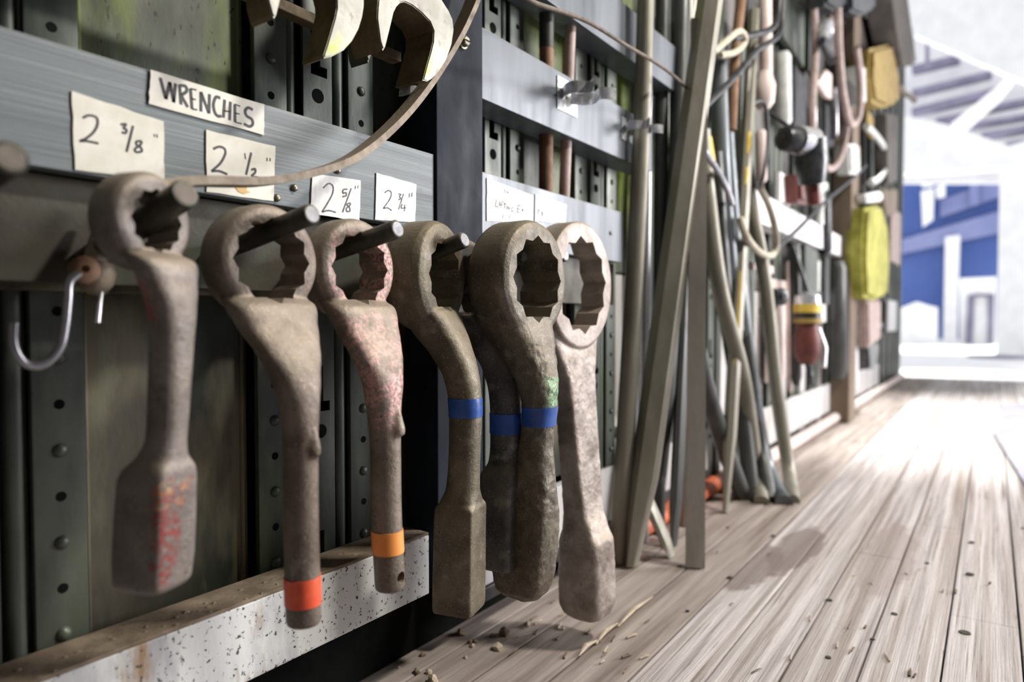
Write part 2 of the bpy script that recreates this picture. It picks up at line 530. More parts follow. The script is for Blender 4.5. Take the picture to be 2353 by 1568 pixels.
for i, xs in enumerate(STUDS):
    stud(xs, xs > 1.4)
for i, (a, b) in enumerate(zip(STUDS, STUDS[1:])):
    pale = a > 1.2
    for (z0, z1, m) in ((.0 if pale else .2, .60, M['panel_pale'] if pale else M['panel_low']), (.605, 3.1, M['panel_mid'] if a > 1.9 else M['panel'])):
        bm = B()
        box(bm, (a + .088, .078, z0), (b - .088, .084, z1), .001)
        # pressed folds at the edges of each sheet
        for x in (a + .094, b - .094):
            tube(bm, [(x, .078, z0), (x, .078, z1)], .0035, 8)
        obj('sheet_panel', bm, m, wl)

# the post between the two bays and its bolts
pw = thing('steel_post', (.725, 0, 0), 'blue-black flat steel post between the two bays of rails', 'post')
obj('post_body', box(B(), (.6775, -.004, .14), (.7755, .055, 3.0), .0015), M['post'], pw)


def bolt(c, parent, r=.007, m=None):
    c = Vector(c)
    lathe(bm := B(), c, (0, -1, 0), [(0, r * 1.35), (.002, r * 1.35), (.0022, r)], 16)
    o = obj('washer', bm, m or M['bolt'], parent, smooth=40)
    lathe(bm := B(), c, (0, -1, 0), [(.002, r), (.0075, r), (.0085, r * .8)], 6)
    obj('bolt_head', bm, m or M['bolt'], parent)
    box(bm := B(), (c.x - r * .7, c.y - .0092, c.z - .0007), (c.x + r * .7, c.y - .0084, c.z + .0007))
    obj('bolt_slot', bm, M['dark'], parent)


p = at(1063, 97, -.004)
bolt((p.x, -.004, p.z), pw)


def rail(name, x0, x1, z0, z1, m, label, y0=0.0, y1=.055, th=.006):
    """flat bar with a return flange below, standing off the studs"""
    bm = B()
    box(bm, (x0, y0, z0), (x1, y0 + th, z1), .0008)
    box(bm, (x0, y0 + th, z0), (x1, y1, z0 + th), .0008)
    return obj(name, bm, m, None, label=label, cat='rail')


rail('wrench_rail', -.35, .676, .6175, .716, M['rail'], 'grey brushed flat rail carrying the WRENCHES sign and size cards')
obj('upper_bar', box(B(), (-.35, .0, .8175), (.617, .016, .829), .001), M['jawside'], None, label='narrow rusty brown bar behind the hanging open jaws', cat='bar')
rail('clip_rail', .777, 1.372, .816, .916, M['rail2'], 'bright grey rail with chrome spring clips, right of the dark post')
rail('lower_rail', .777, 1.232, .6135, .712, M['rail2'], 'pale blue-grey rail with the lifting gear card behind the big rings')
rail('top_rail', .777, 1.5, 1.02, 1.12, M['rail2'], 'highest bright rail at the top edge of the second bay')
rail('white_rail', 1.95, 3.64, .805, .90, M['rail3'], 'white rail beyond the pry bars, crossed by a black hose')
# backing plates with pegs
bp = thing('backing_plate', (.2, .03, .53), 'dark brown plate below the wrench rail with round steel pegs', 'plate')
obj('plate_body', box(B(), (-.35, .018, .530), (.676, .030, .616), .001), M['plate'], bp)
bp2 = thing('backing_plate', (1.0, .03, .53), 'dark green plate below the lifting gear rail behind the large rings', 'plate')
obj('plate_body', box(B(), (.777, .018, .530), (1.232, .030, .612), .001), M['plate'], bp2)


def peg(tip_px, in_px, xc, h_px, parent, endm):
    """a rod square to the wall in the plane x = xc, through two pixels, h_px thick at its tip"""
    t = atx(*tip_px, xc)
    q = atx(*in_px, xc)
    d = (t - q).normalized()
    b = t - d * ((t.y - .02) / d.y)
    r = h_px * (t - CAM).dot(FW) / FPX / 2
    L = (t - b).length
    lathe(bm := B(), b, d, [(0, r), (L - .0015, r), (L, r - .0015)], 24)
    o = obj('peg', bm, M['peg'], parent, smooth=40)
    lathe(bm := B(), t, d, [(-.0002, r - .0022), (.0004, r - .0024)], 24)
    obj('peg_end', bm, endm, o)
    return t


peg((426, 445), (338, 505), .2625, 68, bp, M['pegenddull'])
peg((25, 362), (-60, 420), .158, 80, bp, M['pegenddull'])
peg((717, 492), (615, 534), .377, 50, bp, M['pegend'])
peg((914, 526), (815, 562), .478, 44, bp, M['pegend'])
peg((1068, 551), (1015, 573), .606, 38, bp, M['pegend'])
peg((1299, 585), (1240, 600), .905, 33, bp2, M['pegend'])
peg((1205, 590), (1150, 603), .742, 30, bp2, M['pegend'])
# chipped white beams along the foot of the wall
cu = thing('kick_beam', (.2, .02, .15), 'chipped white beam with a dusty top along the foot of the wall', 'beam')
obj('beam_face', box(B(), (-.35, 0, .140), (.664, .03, .218), .0015), M['curb'], cu)
bm = B()
box(bm, (-.35, .0005, .218), (.664, .052, .2215), .001)
for i in range(60):
    x = random.uniform(.15, .66)
    lathe(bm, (x, random.uniform(.003, .03), .221), (0, 0, 1), [(0, random.uniform(.002, .006)), (random.uniform(.0008, .002), .001)], 6)
obj('dust_layer', bm, M['curbtop'], cu)
cu2 = thing('kick_beam', (1.1, .08, .07), 'pale green-white beam at the wall foot behind the straight ring wrench', 'beam')
obj('beam_face', box(B(), (.777, .055, .075), (1.9, .075, .190), .0015), M['panel_pale'], cu2)
obj('black_strip', box(B(), (.777, .050, .052), (1.9, .075, .074), .0015), M['black'], cu2)  # thin black band along the underside of the beam
tube(bm := B(), [(1.2, .048, .027), (2.05, .048, .027)], .024, 14)
obj('floor_pipe', bm, M['red'], None, smooth=50, label='orange-red pipe lying at the wall foot behind the bars', cat='pipe')
tube(bm := B(), [(2.06, .02, .025), (6.6, .02, .025)], .023, 14)  # pink-white colour paints in the bright bay's wash-out of the red pipe
obj('floor_pipe', bm, M['pinkwhite'], None, smooth=50, label='far stretch of the orange-red pipe, coloured pink as if washed out by light', cat='pipe')
obj('white_baseboard', box(B(), (2.3, .045, .052), (5.4, .056, .19), .002), M['panel_pale'], None, label='pale board along the wall foot in the bright far bays', cat='board')

# ------------------------------------------------------------------ cards with handwriting
def c1(pts): return [(x * .2998, y * .2998) for x, y in pts]


def card(name, corners, m, label, strokes, inkm, w=.0022, Y=-.0015, extra=None, group=None):
    P = [at(px, py, Y) for px, py in corners]
    # torn, slightly uneven outline
    Q = []
    for a, b in zip(P, P[1:] + P[:1]):
        for k in range(6):
            t = k / 6
            Q.append(a.lerp(b, t) + Vector((random.uniform(-1, 1) * .0005, 0, random.uniform(-1, 1) * .0005)) * (0 if k == 0 else 1))
    root = thing(name, (P[3].x, Y, P[3].z), label, 'card', group)
    prism(bm := B(), Q, (0, .0013, 0))
    obj('card_sheet', bm, m, root)
    ribbons(bm := B(), [[at(px, py, Y) for px, py in s] for s in strokes], w, .0003)
    obj('lettering', bm, inkm, root)
    if extra: extra(root, Y)
    return root


card('size_card', [(165, 209), (376, 279), (378, 413), (173, 390)], M['card'], 'cream size card reading 2 3/8" on the wrench rail, largest of the cards', [
    c1([(635, 905), (680, 885), (738, 900), (748, 950), (720, 1010), (660, 1062), (612, 1082)]), c1([(612, 1082), (665, 1082), (755, 1100)]),
    c1([(925, 955), (965, 952), (948, 982), (970, 995), (962, 1020), (933, 1014)]), c1([(1020, 965), (970, 1165)]),
    c1([(1088, 1082), (1048, 1085), (1048, 1112), (1080, 1132), (1086, 1160), (1044, 1166), (1036, 1142), (1074, 1112), (1088, 1084)]),
    c1([(1182, 1028), (1186, 1050)]), c1([(1202, 1030), (1206, 1056)])], M['inkgrey'], .0019)
card('heading_sign', [(346, 160), (608, 240), (607, 311), (342, 238)], M['card'], 'cream sign lettered WRENCHES above the size cards', [
    c1([(1228, 596), (1272, 760)]), c1([(1272, 760), (1302, 630)]), c1([(1302, 630), (1332, 785)]), c1([(1332, 785), (1346, 640)]),
    c1([(1376, 650), (1388, 802)]), c1([(1378, 655), (1422, 662), (1430, 700), (1386, 732)]), c1([(1390, 732), (1440, 822)]),
    c1([(1460, 680), (1472, 836)]), c1([(1460, 680), (1505, 690)]), c1([(1465, 755), (1500, 765)]), c1([(1472, 836), (1512, 842)]),
    c1([(1540, 855), (1540, 705)]), c1([(1540, 705), (1602, 870)]), c1([(1602, 870), (1606, 722)]),
    c1([(1688, 752), (1655, 745), (1636, 800), (1646, 860), (1670, 890), (1697, 890)]),
    c1([(1722, 765), (1712, 902)]), c1([(1766, 780), (1760, 922)]), c1([(1716, 850), (1762, 856)]),
    c1([(1800, 800), (1802, 936)]), c1([(1800, 800), (1840, 815)]), c1([(1801, 868), (1836, 875)]), c1([(1802, 936), (1852, 950)]),
    c1([(1937, 842), (1902, 826), (1880, 850), (1890, 888), (1930, 915), (1937, 952), (1912, 970), (1870, 950)])], M['ink'], .0027, -.0022)


def stainpatch(root, Y):
    prism(bm := B(), [at(px, py, Y - .0002) for px, py in [(540, 431), (568, 430), (566, 438), (575, 442), (560, 446), (548, 441)]], (0, -.0002, 0))
    obj('stain', bm, M['stain'], root)


card('size_card', [(474, 298), (633, 336), (629, 462), (475, 441)], M['card'], 'cream size card reading 2 1/2" with an orange stain, behind the curved strap', [
    c1([(1635, 1142), (1680, 1125), (1720, 1140), (1726, 1180), (1690, 1250), (1622, 1312)]), c1([(1622, 1312), (1680, 1312), (1742, 1336)]),
    c1([(1876, 1175), (1882, 1220)]), c1([(1926, 1170), (1886, 1340)]), c1([(1926, 1302), (1955, 1296), (1954, 1325), (1930, 1350), (1982, 1362)]),
    c1([(2046, 1210), (2047, 1236)]), c1([(2070, 1212), (2070, 1236)])], M['inkgrey'], .0022, -.0015, stainpatch)
card('size_card', [(718, 399), (829, 415), (826, 509), (714, 490)], M['cardwhite'], 'off-white size card reading 2 5/8" above the third peg', [
    [(743, 432), (755, 422), (765, 428), (764, 445), (752, 468), (740, 487)], [(740, 487), (755, 484), (771, 488)],
    [(798, 435), (789, 436), (788, 444), (795, 443), (795, 450), (787, 452)], [(807, 433), (787, 488)],
    [(805, 466), (797, 470), (803, 477), (804, 485), (797, 486), (796, 479), (803, 473), (806, 467)], [(817, 427), (816, 434)], [(823, 426), (822, 433)]], M['ink'], .0016)
card('size_card', [(865, 397), (957, 424), (954, 511), (862, 505)], M['cardwhite'], 'white size card reading 2 3/4" nearest the dark post', [
    [(884, 443), (892, 438), (899, 443), (896, 457), (881, 479)], [(881, 479), (891, 478), (900, 484)], [(916, 446), (921, 447), (918, 452), (921, 456), (916, 459)],
    [(927, 446), (916, 481)], [(924, 469), (922, 478), (932, 478)], [(930, 471), (929, 486)], [(941, 445), (940, 454)], [(947, 443), (946, 452)]], M['ink'], .0014)


def c9(pts): return [(1090 + x * .1594, 370 + y * .1594) for x, y in pts]


card('lifting_card', [(1119, 409), (1226, 450), (1225, 512), (1119, 508)], M['cardwhite'], 'white card lettered Lifting Eqp on the pale rail behind the big rings', [
    c9([(318, 545), (300, 655)]), c9([(300, 655), (345, 665)]), c9([(362, 580), (358, 655)]), c9([(415, 590), (385, 600), (380, 680)]), c9([(372, 630), (410, 635)]),
    c9([(420, 610), (460, 620)]), c9([(440, 615), (435, 690)]), c9([(470, 640), (465, 700)]), c9([(485, 705), (488, 655)]), c9([(488, 655), (510, 705)]), c9([(510, 705), (513, 660)]),
    c9([(560, 675), (535, 680), (535, 725), (555, 725), (555, 705)]),
    c9([(625, 640), (615, 735)]), c9([(625, 640), (665, 650)]), c9([(620, 690), (655, 695)]), c9([(615, 735), (655, 742)]), c9([(700, 690), (685, 710), (700, 730), (702, 690)]), c9([(735, 710), (732, 745)]),
    c9([(442, 405), (435, 440), (445, 470)]), c9([(475, 425), (470, 455), (485, 465), (490, 445)]), c9([(418, 770), (405, 830)]), c9([(515, 770), (500, 840)]), c9([(540, 765), (550, 790)])], M['ink'], .0016)
card('faded_card', [(1230, 446), (1302, 470), (1300, 512), (1229, 509)], M['cardblue'], 'faded bluish card right of the lifting card', [
    c9([(925, 705), (915, 760)]), c9([(910, 710), (945, 712)]), c9([(985, 740), (965, 745), (985, 770), (965, 785)]), c9([(1300, 680), (1310, 720)])], M['inkgrey'], .0018)
# small screws on the rail
for (px, py) in [(776, 392), (676, 432), (636, 455), (1403, 536)]:
    c = at(px, py, -.0005)
    lathe(bm := B(), c, (0, -1, 0), [(0, .004), (.002, .0036), (.003, .002)], 12)
    obj('rail_screw', bm, M['bolt'], None, smooth=50, label={776: 'small screw head right under the curved strap, above the 2 5/8 card', 676: 'tiny screw on the rail left of the 2 5/8 card', 636: 'tiny screw at the lower corner of the 2 1/2 card', 1403: 'pale screw near the end of the lifting card rail'}[px], cat='screw')

# ------------------------------------------------------------------ ring wrenches
def interp_sections(sec, n=7):
    """sec: (z, out, hx, hy, e). Monotone linear-ish smooth interpolation"""
    out = []
    for i in range(len(sec) - 1):
        a, b = sec[i], sec[i + 1]
        p = sec[max(i - 1, 0)]
        q = sec[min(i + 2, len(sec) - 1)]
        for k in range(n):
            t = k / n
            row = []
            for c in range(5):
                m0 = (b[c] - p[c]) / max(1e-9, (p[0] - b[0])) * (a[0] - b[0]) * (1 if i else .5)
                m1 = (q[c] - a[c]) / max(1e-9, (a[0] - q[0])) * (a[0] - b[0]) * (1 if i < len(sec) - 2 else .5)
                if c in (2, 3, 4):  # keep radii from overshooting
                    m0 *= .6; m1 *= .6
                h = t * t * (3 - 2 * t)
                row.append((2 * t ** 3 - 3 * t * t + 1) * a[c] + (t ** 3 - 2 * t * t + t) * m0 + (-2 * t ** 3 + 3 * t * t) * b[c] + (t ** 3 - t * t) * m1)
            row[0] = a[0] + (b[0] - a[0]) * t
            out.append(row)
    out.append(list(sec[-1]))
    return out


def loft(bm, rows, sides=28, infl=0):
    rings = []
    for z, o, hx, hy, e in rows:
        ring = []
        for j in range(sides):
            t = 2 * math.pi * (j + .5) / sides
            c, s = math.cos(t), math.sin(t)
            k = 2 / max(e, 1.6)
            ring.append(bm.verts.new(((hx + infl) * math.copysign(abs(c) ** k, c), -o + (hy + infl) * math.copysign(abs(s) ** k, s), z)))
        rings.append(ring)
    for a, b in zip(rings, rings[1:]):
        for j in range(sides):
            bm.faces.new((a[j], a[(j + 1) % sides], b[(j + 1) % sides], b[j]))
    bm.faces.new(rings[0][::-1])
    bm.faces.new(rings[-1])


def bake(o):
    dg = bpy.context.evaluated_depsgraph_get()
    me = bpy.data.meshes.new_from_object(o.evaluated_get(dg))
    return me


def ring_wrench(label, cpx, Y, rz, R0, r0, T, path, m, tapes=(), vox=.0017, smooth_it=6, scale_z=1.0, points=12, holes=(), lumps=(), hole_rot=0, ring_bev=.22, group='ring wrenches hanging on pegs', bumps=.0):
    """cpx: pixel of the hole's centre on its front face; Y: plane of that face; path: (px, py, hx, hy, squareness)"""
    c = at(*cpx, Y)
    out = Vector((math.sin(rz), -math.cos(rz), 0))
    pn = Vector((math.cos(rz), math.sin(rz), 0))
    sec = [(0, -T / 2, R0 * .55, T * .40, 2.6), (-R0 * .55, -T / 2, R0 * .74, T * .42, 2.6)]
    for (px, py, hx, hy, e) in path:
        q = ray(px, py)
        t = (c - CAM).dot(pn) / q.dot(pn)
        w = CAM + q * t
        sec.append((w.z - c.z, (w - c).dot(out), hx, hy, e))
    rows = interp_sections(sec)
    bm = B()
    loft(bm, rows)
    # ring body: rounded profile
    prof = []
    b = T * ring_bev
    rin = r0 * .45
    prof = [(0, rin), (0, R0 - b), (b * .3, R0 - b * .35), (b, R0), (T - b, R0), (T - b * .3, R0 - b * .35), (T, R0 - b), (T, rin)]
    lathe(bm, (0, 0, 0), (0, 1, 0), prof, 56)
    for (dx, z, rr) in lumps:
        o_ = [r for r in rows if r[0] <= z][0]
        for s in ((dx,) if dx else (-1, 1)):
            lathe(bm, (s * o_[2] * .28, -o_[1] - o_[3] * .80, z), (0, 0, 1), [(-.006, .004), (-.0055, rr), (.001, rr), (.020, rr * .4)], 14)
    bmesh.ops.recalc_face_normals(bm, faces=bm.faces)
    me = bpy.data.meshes.new('tmp')
    bm.to_mesh(me); bm.free()
    o = bpy.data.objects.new('tmp', me)
    COL.objects.link(o)
    md = o.modifiers.new('r', 'REMESH'); md.mode = 'VOXEL'; md.voxel_size = vox
    md = o.modifiers.new('s', 'SMOOTH'); md.factor = .5; md.iterations = smooth_it
    # twelve point hole
    bc = B()
    pts = []
    for k in range(points * 2):
        rr = r0 if k % 2 == 0 else r0 * .885
        a = math.pi * k / points + hole_rot
        pts.append(Vector((rr * math.cos(a), -.06, rr * math.sin(a))))
    prism(bc, pts, (0, T + .12, 0))
    # countersunk mouth
    hm = bpy.data.meshes.new('cut'); bc.to_mesh(hm); bc.free()
    ho = bpy.data.objects.new('cut', hm); COL.objects.link(ho)
    md = o.modifiers.new('b', 'BOOLEAN'); md.object = ho; md.operation = 'DIFFERENCE'; md.solver = 'EXACT'
    cuts = [ho]
    for (px, z, rr) in holes:
        r_ = [r for r in rows if r[0] <= z][0]
        bc = B()
        lathe(bc, (px, -r_[1], z), (0, 1, 0), [(-.08, rr), (.08, rr)], 20)
        hm = bpy.data.meshes.new('cut'); bc.to_mesh(hm); bc.free()
        h2 = bpy.data.objects.new('cut', hm); COL.objects.link(h2); cuts.append(h2)
        md = o.modifiers.new('b', 'BOOLEAN'); md.object = h2; md.operation = 'DIFFERENCE'; md.solver = 'EXACT'
    me2 = bake(o)
    for x in [o] + cuts:
        d = x.data
        bpy.data.objects.remove(x); bpy.data.meshes.remove(d)
    if bumps:
        nv = len(me2.vertices)
        co = [0.0] * (nv * 3); no = [0.0] * (nv * 3)
        me2.vertices.foreach_get('co', co)
        me2.vertices.foreach_get('normal', no)
        for i in range(0, nv * 3, 3):
            if co[i + 2] < -R0 * 1.1:
                f = mnoise.fractal(Vector(co[i:i + 3]) * 90, 1, 2, 3) * bumps
                for k in range(3): co[i + k] += no[i + k] * f
        me2.vertices.foreach_set('co', co)
        me2.update()
    X = Matrix.Translation(c) @ Matrix.Rotation(rz, 4, 'Z')
    me2.transform(X)
    zb = c.z + rows[-1][0]
    root = thing('ring_wrench', (c.x, c.y, zb), label, 'wrench', group)
    me2.materials.clear()
    obj('wrench_body', me2, m, root, smooth=32)
    for (z0, z1, tm) in tapes:
        rr = [r for r in rows if z1 <= r[0] <= z0]
        def lerp_row(z):
            for a, b in zip(rows, rows[1:]):
                if b[0] <= z <= a[0]:
                    t = (a[0] - z) / max(1e-9, a[0] - b[0])
                    return [z] + [a[i] + (b[i] - a[i]) * t for i in range(1, 5)]
        rr = [lerp_row(z0)] + rr + [lerp_row(z1)]
        bm = B(); loft(bm, rr, 28, .0007)
        bmesh.ops.transform(bm, matrix=X, verts=bm.verts)
        obj('tape_band', bm, tm, root, smooth=50)
    return root, c, rows


def wmat(name, a, b, patches=(), dust=(.36, .295, .23), **k):
    return mat(name, a, b, 22, .5, .3, .45, 220, extra=(((.10, .07, .045), 16, .52, .72), ((.30, .265, .23), 33, .58, .75), ((.36, .31, .26), 420, .60, .70), ((.06, .045, .03), 300, .62, .70)), dust=dust, patches=patches, **k)


MW1 = wmat('wrench_pinkgrey', (.15, .13, .115), (.27, .235, .21), patches=(((.004, -.026, .042), (.022, .013, .042), (.27, .03, .025), 1.3), ((.006, -.026, .072), (.022, .012, .010), (.62, .42, .2), 1.0), ((-.012, -.006, .21), (.02, .012, .016), (.45, .09, .07), 1.0)))
MW2 = wmat('wrench_brown', (.125, .10, .078), (.235, .19, .155), seed=1)
MW3 = wmat('wrench_pinkpaint', (.16, .13, .10), (.26, .215, .175), patches=(((.01, -.02, .255), (.05, .06, .10), (.66, .36, .34), 1.0),), seed=2)
MW4 = wmat('wrench_olive', (.095, .082, .052), (.175, .15, .10), dust=(.26, .215, .145), seed=3)
MW4b = wmat('wrench_dark', (.05, .05, .05), (.13, .12, .11), dust=(.28, .235, .17), seed=4)
MW5 = wmat('wrench_olive_green', (.09, .078, .055), (.18, .155, .112), dust=(.27, .225, .16), patches=(((.012, -.02, .268), (.028, .06, .020), (.17, .40, .19), 1.3),), seed=5)
MW6 = wmat('wrench_pale', (.24, .20, .17), (.44, .385, .345), seed=6)

ring_wrench('leftmost offset ring wrench with red-stained square end, pinkish grey shank', (362, 508), -.105, R(18), .0355, .0235, .030, [
    (372, 600, .027, .013, 2.8), (388, 655, .0215, .0125, 3.0), (396, 715, .0165, .0130, 2.8), (394, 800, .0145, .0130, 2.6), (388, 920, .0132, .0130, 2.6), (382, 1010, .0128, .0130, 2.6), (374, 1045, .0145, .0155, 3), (365, 1080, .0190, .0205, 6), (362, 1105, .0196, .0212, 8), (355, 1250, .0200, .0222, 8), (351, 1332, .0192, .0215, 7), (350, 1346, .0172, .0195, 5)], MW1, vox=.0013, smooth_it=4)
ring_wrench('offset ring wrench with long round shank and red tape band', (627, 600), -.085, R(-3), .0500, .0375, .038, [
    (622, 700, .0420, .0170, 3.2), (642, 755, .0360, .0150, 3.4), (664, 810, .0285, .0140, 3.2), (680, 870, .0210, .0150, 2.8), (688, 930, .0165, .0155, 2.3), (690, 1000, .0150, .0150, 2), (692, 1200, .0147, .0147, 2), (697, 1400, .0147, .0147, 2), (698, 1428, .0145, .0145, 2), (698, 1434, .0130, .0130, 2)], MW2, tapes=((-.2690, -.2925, M['tapered']),), lumps=((1, -.160, .0068),), smooth_it=5)
ring_wrench('pink-painted offset ring wrench with orange tape and a pin hole', (829, 617), -.085, R(-1), .0500, .0365, .038, [
    (826, 706, .0410, .0170, 3.2), (846, 760, .0355, .0150, 3.4), (866, 815, .0285, .0140, 3.2), (879, 875, .0210, .0150, 2.8), (882, 940, .0168, .0155, 2.3), (885, 1000, .0152, .0152, 2), (888, 1180, .0149, .0149, 2), (895, 1320, .0149, .0149, 2), (896, 1348, .0146, .0146, 2), (896, 1355, .0130, .0130, 2)], MW3, tapes=((-.2560, -.2775, M['tapeorange']),), lumps=((1, -.1575, .0080),), holes=((.002, -.300, .0056),), smooth_it=5)
ring_wrench('olive offset ring wrench with blue tape and crisp square striking end', (1024, 634), -.080, R(15), .0640, .0420, .050, [
    (985, 715, .0420, .0290, 3), (1012, 765, .0330, .0280, 2.8), (1040, 815, .0260, .0235, 2.6), (1060, 865, .0215, .0200, 2.4), (1069, 920, .0192, .0188, 2.3), (1070, 960, .0186, .0185, 2.3), (1067, 1060, .0182, .0180, 2.3), (1064, 1120, .0186, .0188, 2.6), (1060, 1150, .0215, .0220, 4), (1059, 1164, .0238, .0240, 10), (1058, 1185, .0240, .0243, 12), (1055, 1385, .0245, .0248, 12), (1055, 1400, .0238, .0242, 10)], MW4, tapes=((-.1410, -.1625, M['tapeblue']),), smooth_it=3, vox=.0015)
ring_wrench('dark offset ring wrench hanging half hidden behind its blue-taped neighbours', (1085, 655), -.045, R(8), .0600, .0420, .040, [
    (1085, 730, .0380, .0230, 2.8), (1112, 785, .0290, .0230, 2.5), (1144, 840, .0225, .0210, 2.3), (1159, 905, .0202, .0195, 2.2), (1162, 1000, .0195, .0195, 2.2), (1160, 1060, .0200, .0200, 2.5), (1155, 1090, .0240, .0250, 5), (1152, 1120, .0255, .0265, 7), (1148, 1280, .0260, .0270, 7), (1148, 1300, .0250, .0260, 6)], MW4b, tapes=((-.1640, -.1900, M['tapeblue']),))
ring_wrench('bulky offset ring wrench with green paint above blue tape and a bulged striking end', (1237, 642), -.132, R(0), .0748, .0550, .060, [
    (1178, 715, .0580, .0360, 3), (1193, 765, .0480, .0360, 3), (1213, 815, .0370, .0310, 2.8), (1232, 870, .0280, .0255, 2.5), (1240, 925, .0235, .0215, 2.4), (1238, 970, .0215, .0200, 2.4), (1232, 1020, .0208, .0208, 2.5), (1226, 1075, .0215, .0265, 2.8), (1217, 1125, .0235, .0345, 3.4), (1211, 1165, .0252, .0390, 5), (1208, 1220, .0258, .0400, 6), (1203, 1310, .0250, .0375, 6), (1200, 1352, .0228, .0325, 5), (1200, 1368, .0180, .0250, 3.5)], MW5, tapes=((-.1600, -.1845, M['tapeblue']),), bumps=.0011, smooth_it=4, ring_bev=.18)
ring_wrench('pale straight ring wrench with the widest hole, its striking end almost on the floor', (1340, 656), -.080, R(0), .0985, .0765, .042, [
    (1304, 760, .0800, .0200, 4), (1312, 815, .0600, .0195, 5), (1318, 870, .0440, .0190, 7), (1326, 960, .0385, .0180, 8), (1334, 1070, .0360, .0185, 8), (1341, 1170, .0335, .0210, 7), (1345, 1212, .0335, .0275, 6), (1347, 1240, .0350, .0350, 6), (1350, 1380, .0355, .0365, 6), (1351, 1404, .0320, .0320, 4.5), (1351, 1413, .0260, .0260, 3)], MW6, bumps=.0007, hole_rot=.1, ring_bev=.09, smooth_it=3)

# ------------------------------------------------------------------ curved strap across the rail
hp = [((352, 427), -.078), ((400, 420), -.078), ((470, 417), -.078), ((600, 418), -.074), ((700, 402), -.070), ((790, 373), -.064), ((860, 326), -.056), ((930, 258), -.048), ((990, 180), -.042), ((1040, 100), -.040), ((1068, 45), -.040), ((1090, -10), -.040), ((1110, -90), -.042), ((1118, -190), -.045)]
P = spline([at(*p, y) for p, y in hp], 5)
tube(bm := B(), P, .0035, 4, True, (0, 1, 0), .0105)
obj('curved_strap', bm, M['hoop'], None, label='long curved dusty steel strap sweeping across the rail and up past the post', cat='strap')

# ------------------------------------------------------------------ open jaw wrenches hanging at the top
def c2(pts): return [(600 + x * .2125, y * .2125) for x, y in pts]


def jaw(label, outline, Y, th, m, loc_px, sidem=None, more=()):
    P = [at(px, py, Y) for px, py in outline]
    root = thing('open_end_wrench', (P[0].x, Y, min(p.z for p in P)), label, 'wrench', 'open jaw wrenches hanging above the sign')
    bm = prism(B(), P, (0, th, 0), .0012)
    o = obj('jaw', bm, m, root)
    if sidem:
        o.data.materials.append(sidem)
        for p in o.data.polygons:
            if abs(p.normal.y) < .5: p.material_index = 1
    for nm, pts, y2, t2, mm in more:
        bm = prism(B(), [at(px, py, y2) for px, py in pts], (0, t2, 0), .001)
        obj(nm, bm, mm, root)
    return root


jaw('right-hand open jaw wrench with a wide curved mouth, in front of the strap', c2([
    (1270, 0), (1262, 90), (1258, 200), (1275, 330), (1290, 440), (1325, 548), (1350, 500), (1395, 320), (1440, 130), (1470, 70), (1510, 28), (1560, 22), (1640, 60), (1740, 140), (1830, 235), (1868, 330), (1862, 450), (1830, 580), (1790, 720), (1752, 868), (1800, 880), (1850, 850), (1920, 780), (2010, 640), (2065, 480), (2088, 330), (2075, 210), (2030, 110), (1960, 0), (1900, -120), (1830, -300), (1790, -640), (1480, -640), (1440, -300), (1330, -140)]), -.062, .046, M['jaw'], None, M['jawside'],
    more=(('chipped_tip', c2([(1610, 920), (1740, 925), (1640, 1010), (1600, 1015)]), -.033, .018, M['chrome']),))
jaw('middle open jaw wrench with yellow paint, its tip pointing down over the slotted strut', c2([
    (60, -400), (80, 0), (120, 150), (150, 200), (170, 160), (210, 0), (260, -120), (400, -230), (560, -260), (700, -200), (790, -120), (820, 0), (822, 80), (800, 190), (760, 330), (720, 470), (680, 590), (690, 628), (770, 610), (900, 540), (990, 440), (1060, 310), (1100, 180), (1118, 60), (1118, -60), (1060, -300), (900, -450), (880, -640), (500, -640), (480, -480), (200, -460)]), -.070, .034, M['jaw'], None, M['jawside'])
jaw('dark open jaw wrench behind the others showing only its pointed prong', c2([
    (1105, 0), (1100, 200), (1110, 380), (1140, 590), (1165, 678), (1200, 580), (1240, 560), (1290, 540), (1270, 330), (1255, 100), (1270, 0), (1320, -160), (1330, -640), (1120, -640)]), -.022, .03, M['jawdark'], None, None)

# ------------------------------------------------------------------ hook clamp hanging left of the first wrench
root = thing('hook_clamp', tuple(at(205, 660, -.02)), 'rusty clamp block with a bent wire hook, left of the first wrench', 'clamp')
cc = at(218, 622, -.02)
ct = at(240, 478, .0)
lathe(bm := B(), cc, ct - cc, [(0, .0098), (.010, .0095), ((ct - cc).length * .5, .0072), ((ct - cc).length, .0035)], 16)
obj('tapered_arm', bm, M['hoop'], root, smooth=50)
lathe(bm := B(), at(192, 622, -.030), (-.25, -1, .1), [(-.008, .006), (-.006, .0100), (.006, .0105), (.009, .0070), (.0092, .0030), (.006, .0025)], 20)
obj('clamp_eye', bm, M['barbrown'], root, smooth=40)
lathe(bm := B(), cc + Vector((.002, 0, -.004)), (.2, -.3, 1), [(-.0150, .005), (-.0125, .0095), (-.004, .0128), (.006, .0125), (.013, .0090)], 16)
obj('clamp_block', bm, M['hoop'], root, smooth=40)
hk = [(182, 628), (160, 648), (156, 690), (150, 750), (140, 795), (118, 826), (88, 842), (58, 836), (38, 812), (30, 780), (32, 742)]
tube(bm := B(), spline([at(px, py, -.045) for px, py in hk], 5), .0031, 12)
obj('wire_hook', bm, M['tubesilver'], root, smooth=50)
tube(bm := B(), [at(234, 672, -.03), at(228, 700, -.032), at(223, 742, -.034)], [.0012, .0022, .0026], 10)
obj('pin', bm, M['tubesilver'], root, smooth=50)
# lower ledge strip behind it
obj('ledge_strip', box(B(), (-.35, .03, .524), (.676, .055, .531), .0008), M['panel_low'], None, label='thin pale edge strip under the brown plate', cat='strip')

